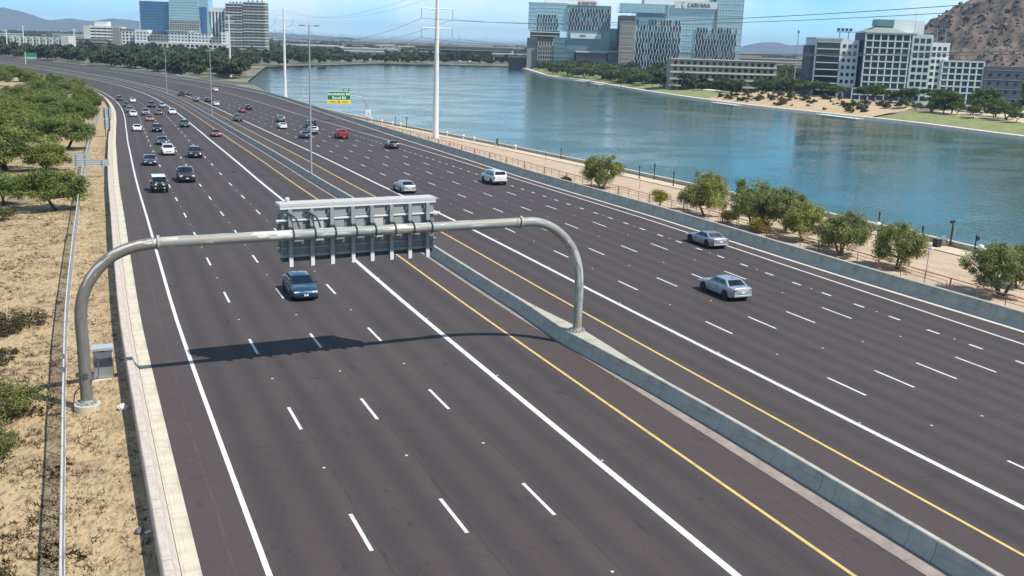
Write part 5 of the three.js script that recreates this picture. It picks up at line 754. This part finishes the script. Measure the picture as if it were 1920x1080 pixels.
// ---- far bank: promenade, lawns, sandy slope, trees
{
  const curve = smooth([0, 60, 150, 256, 320, 360, 420, 524, 628, 703, 770, 844, 1063], [298, 299, 300, 302, 309, 306, 303, 316, 338, 355, 361, 384, 458]);
  const strip = (name, a, b, ya, yb, s0, s1, mat, wob = 0) => structure(name, gridGeo(4, 60, (i, j) => { const s = lerp(s0, s1, j / 60), t = i / 4; return [curve(s) + lerp(a, b, t) + wob * (fbm(s / 400, .2, 9, 3, 3, 5) - .5) * t, LAND + lerp(ya, yb, t) + (t > 0 && t < 1 ? .5 * wob * .1 : 0), -s]; }, (i, j) => [lerp(a, b, i / 4), lerp(s0, s1, j / 60)]), mat);
  strip('bank_wall', -1.5, 0, -1.6, .5, 0, 1010, concGrey); strip('promenade', 0, 4, .5, .52, 0, 1010, concPale); strip('lawn', 4, 26, .54, 3.0, 60, 340, lawn, 4); strip('lawn', 4.2, 30, .54, 2.6, 470, 960, lawn, 6); strip('sandy_bank', 4.1, 40, .55, 5.0, 342, 468, orangeSand, 8); strip('bank_terrace', 26, 80, 2.98, 4.0, 60, 340, sand, 0); strip('upper_path', 30, 36, 2.62, 2.9, 470, 960, concPale);
  const bank = (x, s) => { const a = x - curve(s); return LAND + (s < 341 ? (a < 26 ? lerp(.54, 3, clamp((a - 4) / 22)) : lerp(3, 4, clamp((a - 26) / 54))) : s < 469 ? lerp(.55, 5.0, clamp((a - 4) / 36)) : lerp(.54, 2.7, clamp((a - 4) / 26))) - .15; };
  const far = (list, label, group, smin, smax) => list.forEach(([x, s], i) => { const k = lerp(smin, smax, R1()); plantTree(farTree[(i + (x | 0)) % 3], 'park_tree', [x, bank(x, s), -s], i * 1.3, [k * (.9 + .35 * R1()), k, k * (.9 + .35 * R1())], label, group); });
  const row = (s0, s1, step, off, jit) => { const L = []; for (let s = s0; s < s1; s += step * (.75 + .5 * R1())) L.push([curve(s) + off + (R1() - .5) * jit, s]); return L; };
  far(row(590, 1050, 13, 14, 12), 'park tree on the lawn below the pale office block', 'park trees below the offices', .8, 1.2); far(row(620, 1040, 17, 42, 20), 'shade tree against the podium of the office blocks', 'shade trees at the office podium', .8, 1.25); far([[327, 588], [334, 560], [345, 545], [340, 515]], 'single tree on the open lawn by the glass office', 'single lawn trees', .7, .9);
  far(row(478, 580, 13, 44, 20), 'tree in front of the terraced apartments', 'trees at the terraced apartments', .8, 1.2); far(row(345, 470, 7, 46, 14), 'tree along the top of the sandy bank', 'trees above the sandy bank', .7, 1.15); far(row(70, 340, 11, 36, 16), 'tree lining the lawn path below the condominiums', 'trees along the lawn path', .85, 1.25); far(row(200, 352, 7, 27, 8), 'bushy tree at the back edge of the lakeside lawn', 'bushy trees behind the lawn', .5, .8); far(row(150, 340, 13, 58, 18), 'taller tree close to the condominium walls', 'trees at the condominium walls', 1, 1.35);
  const sg = crownGeo(66, 1.1, 0, 1.3, { clumps: 9, leaves: 260, size: .22, tone: [.10, .115, .055] }).g, sh = mesh('bank_shrub', sg, leafMat); for (let i = 0; i < 120; i++) { const s = 346 + R1() * 118, x = curve(s) + 7 + R1() * 30, c = sh.clone(); c.name = numbered('bank_shrub'); c.position.set(x, bank(x, s), -s); c.rotation.y = R1() * 6; c.scale.setScalar(.8 + R1() * 1.5); c.userData = { label: 'dark round shrub dotted on the pale sandy bank', category: 'shrub', group: 'shrubs on the sandy bank' }; scene.add(c); }
  for (const [s, L, l] of [[432, 20, 'small white boat dock under the sandy bank'], [352, 26, 'long pale dock where the sandy bank meets the lawn'], [690, 14, 'short white dock below the park trees'], [640, 12, 'white dock with railings before the office lawn']]) { const d = thing('dock', l, 'dock', [curve(s) - 3.4, WATER, -s]); mesh('deck', bx(-2.6, 1.8, .35, .6, -L / 2, L / 2), offWhite, d); for (let k = 0; k < 5; k++) mesh('pile', cyl(.16, .16, 2.2, -2.4, -.6, -L / 2 + .5 + k * (L - 1) / 4, 6), white, d); mesh('handrail', rod([-2.4, 1.5, -L / 2 + .5], [-2.4, 1.5, L / 2 - .5], .05, 5), white, d); }
}
// ---- the plain beyond: low houses, far trees, mountains
{
  const r = rng(31337), F = (D, X) => [Math.sin(YAW) * D + Math.cos(YAW) * X, -Math.cos(YAW) * D + Math.sin(YAW) * X];
  const nearX = table([0, 450, 600, 880, 1060, 1130], [82, 82, 92, 150, 300, 420]), farX = table([0, 420, 628, 844, 1063, 1130], [300, 304, 340, 386, 460, 480]), clear = (x, z) => { const s = -z; if (s > 1150 || s < 0) return true; const c = shift(s); return (x < c - 30 || x > c + 80) && !(x > nearX(s) - 8 && x < farX(s) + 12 && s < 1130); };
  const low = []; for (let v = 0; v < 4; v++) { const g = new THREE.Group(); const w = 18 + v * 9, h = 5 + v * 1.6; mesh('wall', bx(-w / 2, w / 2, 0, h, -12, 0), [offWhite, tan, white, stone][v], g); mesh('roof', bx(-w / 2 - .6, w / 2 + .6, h + .01, h + .9, -12.6, .6), [brick, offWhite, mint, tan][v], g); mesh('window_strip', bx(-w / 2 + 1, w / 2 - 1, h * .35, h * .7, .01, .12), glassNight, g); low.push(g); }
  for (let i = 0; i < 130; i++) { let x, z, D; do { D = 1180 + 2300 * Math.pow(r(), 1.4); [x, z] = F(D, (r() - .5) * D * 1.0 - D * .08); } while (!clear(x, z)); const c = low[(r() * 4) | 0].clone(); c.name = numbered('low_building'); c.position.set(x, LAND, z); c.rotation.y = facing + (r() - .5) * .5; const k = .9 + r() * .9; c.scale.set(k * (1 + r()), k, k); c.userData = { label: 'low pale building among the trees of the far plain', category: 'building', group: 'low buildings on the far plain' }; scene.add(c); }
  const im = new THREE.InstancedMesh(crownGeo(88, 5, .2, 8, { clumps: 18, leaves: 420, size: .95, tone: [.085, .105, .05] }).g, leafMat, 8500), m = new THREE.Matrix4(), q = new THREE.Quaternion(), e = new THREE.Euler(); for (let i = 0; i < 8500; i++) { let x, z, D; do { D = 620 + 3900 * Math.pow(r(), 1.25); [x, z] = F(D, (r() - .5) * D * 1.15); } while (!clear(x, z)); e.set(0, r() * 6, 0); q.setFromEuler(e); const k = .7 + r() * .8; m.compose(new THREE.Vector3(x, LAND, z), q, new THREE.Vector3(k * 1.2, k, k * 1.2)); im.setMatrixAt(i, m); } im.name = 'far_trees'; im.userData = { kind: 'stuff', label: 'far-off trees covering the plain to the horizon', category: 'trees' }; scene.add(im);
  for (let i = 0; i < 14; i++) { const D = 1300 + r() * 1200, [x, z] = F(D, -D * .2 + (r() - .3) * D * .3), h = 24 + r() * 14, p = thing('utility_pole', 'slim far-off utility pole rising above the trees of the plain', 'pole', [x, LAND, z], facing, 'utility poles on the far plain'); mesh('shaft', cyl(.35, .22, h, 0, 0, 0, 6), steelGrey, p); mesh('arm', rod([-3, h - 2, 0], [3, h - 2, 0], .2, 5), steelGrey, p); }
  const [bxx, bzz] = F(1500, 26), b = bld('office_block', 'small dark glass block alone on the horizon beside the pale office block', bxx, bzz); blk(b, 'body', -7, 5, 0, 27, 0, 12, glassGreen); floors(b, -7, 5, 5, 26, 0, 5, slate, .4);
  const rock = std([.11, .10, .10], 1), ridge = (name, pts, D, thick) => { const N = 120, n2 = 26, x0 = pts[0][0], x1 = pts[pts.length - 1][0], f = table(pts.map(p => p[0]), pts.map(p => p[1])); structure(name, gridGeo(N, n2, (i, j) => { const X = lerp(x0, x1, i / N), t = j / n2 * 2 - 1, base = Math.max(0, f(X) + 9), h = base * Math.pow(1 - Math.abs(t), .9) * (1 + .35 * (fbm(i / N, j / n2, 24, 8, 4, 71) - .5) * (1 - Math.abs(t) < .15 ? .4 : 1)), [x, z] = F(D + t * thick, X); return [x, LAND + h - .5, z]; }), rock); };
  ridge('far_mountains', [[-6200, 0], [-5600, 60], [-4950, 70], [-4740, 98], [-4559, 150], [-4429, 176], [-4354, 150], [-4240, 130], [-4188, 104], [-4061, 84], [-3877, 92], [-3694, 84], [-3509, 100], [-3271, 88], [-3099, 60], [-2700, 44], [-2200, 34], [-1500, 10]], 9000, 900);
  ridge('far_mountains', [[1500, 0], [1900, 40], [2085, 84], [2222, 82], [2320, 64], [2700, 90], [3200, 120], [4000, 60], [4600, 0]], 9000, 700);
}
// ---- a cyclist on the lakeside path
{
  const bx0 = 79.9, s = 194.9, y = prof(s) - 1.08, b = thing('bicycle', 'black bicycle ridden along the lakeside path', 'bicycle', [bx0, y, -s], .15);
  for (const z of [.52, -.52]) { const w = mesh('wheel', new THREE.TorusGeometry(.33, .022, 8, 24).rotateY(Math.PI / 2).translate(0, .35, z), tyreMat, b); const sp = []; for (let k = 0; k < 6; k++) sp.push(rod([0, .35 + Math.sin(k * .524) * .32, z + Math.cos(k * .524) * .32], [0, .35 - Math.sin(k * .524) * .32, z - Math.cos(k * .524) * .32], .005, 4)); mesh('spokes', merge(sp), steelGrey, w); }
  mesh('frame', merge([rod([0, .35, .52], [0, .86, .40], .02), rod([0, .84, .40], [0, .36, .02], .02), rod([0, .36, .02], [0, .86, -.2], .02), rod([0, .35, -.52], [0, .8, -.18], .016), rod([0, .8, -.17], [0, .82, .38], .02), rod([0, .35, -.52], [0, .36, .02], .016)]), blackMetal, b); mesh('saddle', rbox(.15, .06, .26, .025, 0, .9, -.22), blackMetal, b); mesh('handlebar', merge([rod([0, .84, .4], [0, .98, .42], .018), rod([-.27, 1.0, .40], [.27, 1.0, .40], .015)]), blackMetal, b);
  const J = { hip: [0, .99, -.2], chest: [0, 1.38, .02], neck: [0, 1.5, .08], sL: [-.17, 1.42, .03], sR: [.17, 1.42, .03], eL: [-.25, 1.2, .2], eR: [.25, 1.2, .2], wL: [-.22, 1.04, .38], wR: [.22, 1.04, .38], hL: [-.09, .97, -.18], hR: [.09, .97, -.18], kL: [-.11, .86, .2], kR: [.11, .68, .14], fL: [-.11, .5, .06], fR: [.11, .24, .02], tL: [-.11, .46, .2], tR: [.11, .2, .16] };
  const B = [['hip', 'chest', .15, .17], ['chest', 'neck', .13, .06], ['sL', 'eL', .058, .045], ['eL', 'wL', .042, .032], ['sR', 'eR', .058, .045], ['eR', 'wR', .042, .032], ['sL', 'sR', .09, .09], ['hL', 'kL', .09, .065], ['kL', 'fL', .06, .04], ['fL', 'tL', .045, .035], ['hR', 'kR', .09, .065], ['kR', 'fR', .06, .04], ['fR', 'tR', .045, .035], ['hL', 'hR', .12, .12]];
  const res = 74, mc = new MarchingCubes(res, new THREE.MeshBasicMaterial(), false, false, 60000), ctr = [0, .9, 0], half = .95; mc.isolation = 0;
  const sd = (p, a, b2, r0, r1) => { const ab = b2.map((v, i) => v - a[i]), ap = p.map((v, i) => v - a[i]), t = clamp((ap[0] * ab[0] + ap[1] * ab[1] + ap[2] * ab[2]) / (ab[0] ** 2 + ab[1] ** 2 + ab[2] ** 2)); return Math.hypot(ap[0] - ab[0] * t, ap[1] - ab[1] * t, ap[2] - ab[2] * t) - lerp(r0, r1, t); };
  for (let k = 0; k < res; k++) for (let j = 0; j < res; j++) for (let i = 0; i < res; i++) { const p = [i, j, k].map((v, q) => ctr[q] + ((v - res / 2) / (res / 2)) * half); let dd = 1e3; for (const [a, b2, r0, r1] of B) { const d = sd(p, J[a], J[b2], r0, r1), h = Math.max(.05 - Math.abs(dd - d), 0) / .05; dd = Math.min(dd, d) - h * h * .05 / 4; } mc.field[i + j * res + k * res * res] = -dd; }
  mc.update(); const n = mc.count, pos = new Float32Array(n * 3), nor = new Float32Array(n * 3), col = new Float32Array(n * 3); for (let i = 0; i < n; i++) { const q = [0, 1, 2].map(a => ctr[a] + mc.positionArray[i * 3 + a] * half); pos.set(q, i * 3); for (let a = 0; a < 3; a++) nor[i * 3 + a] = -mc.normalArray[i * 3 + a]; const skin = (Math.abs(q[0]) > .2 && q[1] < 1.28 && q[2] > .1) || (q[1] < .62 && q[1] > .3); col.set(skin ? [.34, .2, .14] : q[1] > .98 ? [.02, .024, .035] : q[1] < .32 ? [.02, .02, .02] : [.03, .035, .05], i * 3); }
  const bg = new THREE.BufferGeometry(); bg.setAttribute('position', new THREE.BufferAttribute(pos, 3)); bg.setAttribute('normal', new THREE.BufferAttribute(nor, 3)); bg.setAttribute('color', new THREE.BufferAttribute(col, 3)); bg.computeVertexNormals();
  const p = thing('person', 'person in dark clothes riding the black bicycle by the lake', 'person', [bx0, y, -s], .15); mesh('body', bg, new THREE.MeshStandardMaterial({ vertexColors: true, roughness: .9 }), p);
  const hd = new THREE.SphereGeometry(.105, 18, 14); { const q = hd.attributes.position; for (let i = 0; i < q.count; i++) { const x = q.getX(i), yy = q.getY(i), z = q.getZ(i); q.setXYZ(i, x * .82, yy * 1.16, z * (z > 0 ? 1.0 : 1.05) + (z > .08 && Math.abs(yy) < .025 && Math.abs(x) < .03 ? .02 : 0)); } hd.computeVertexNormals(); }
  const head = mesh('head', hd.translate(0, 1.65, .13), std([.36, .22, .15], .8), p); mesh('helmet', new THREE.SphereGeometry(.125, 16, 8, 0, 6.284, 0, 1.5).scale(.9, 1, 1.15).translate(0, 1.68, .11), blackMetal, head);
}
renderer.setSize(1024, 576);
renderer.render(scene, camera);
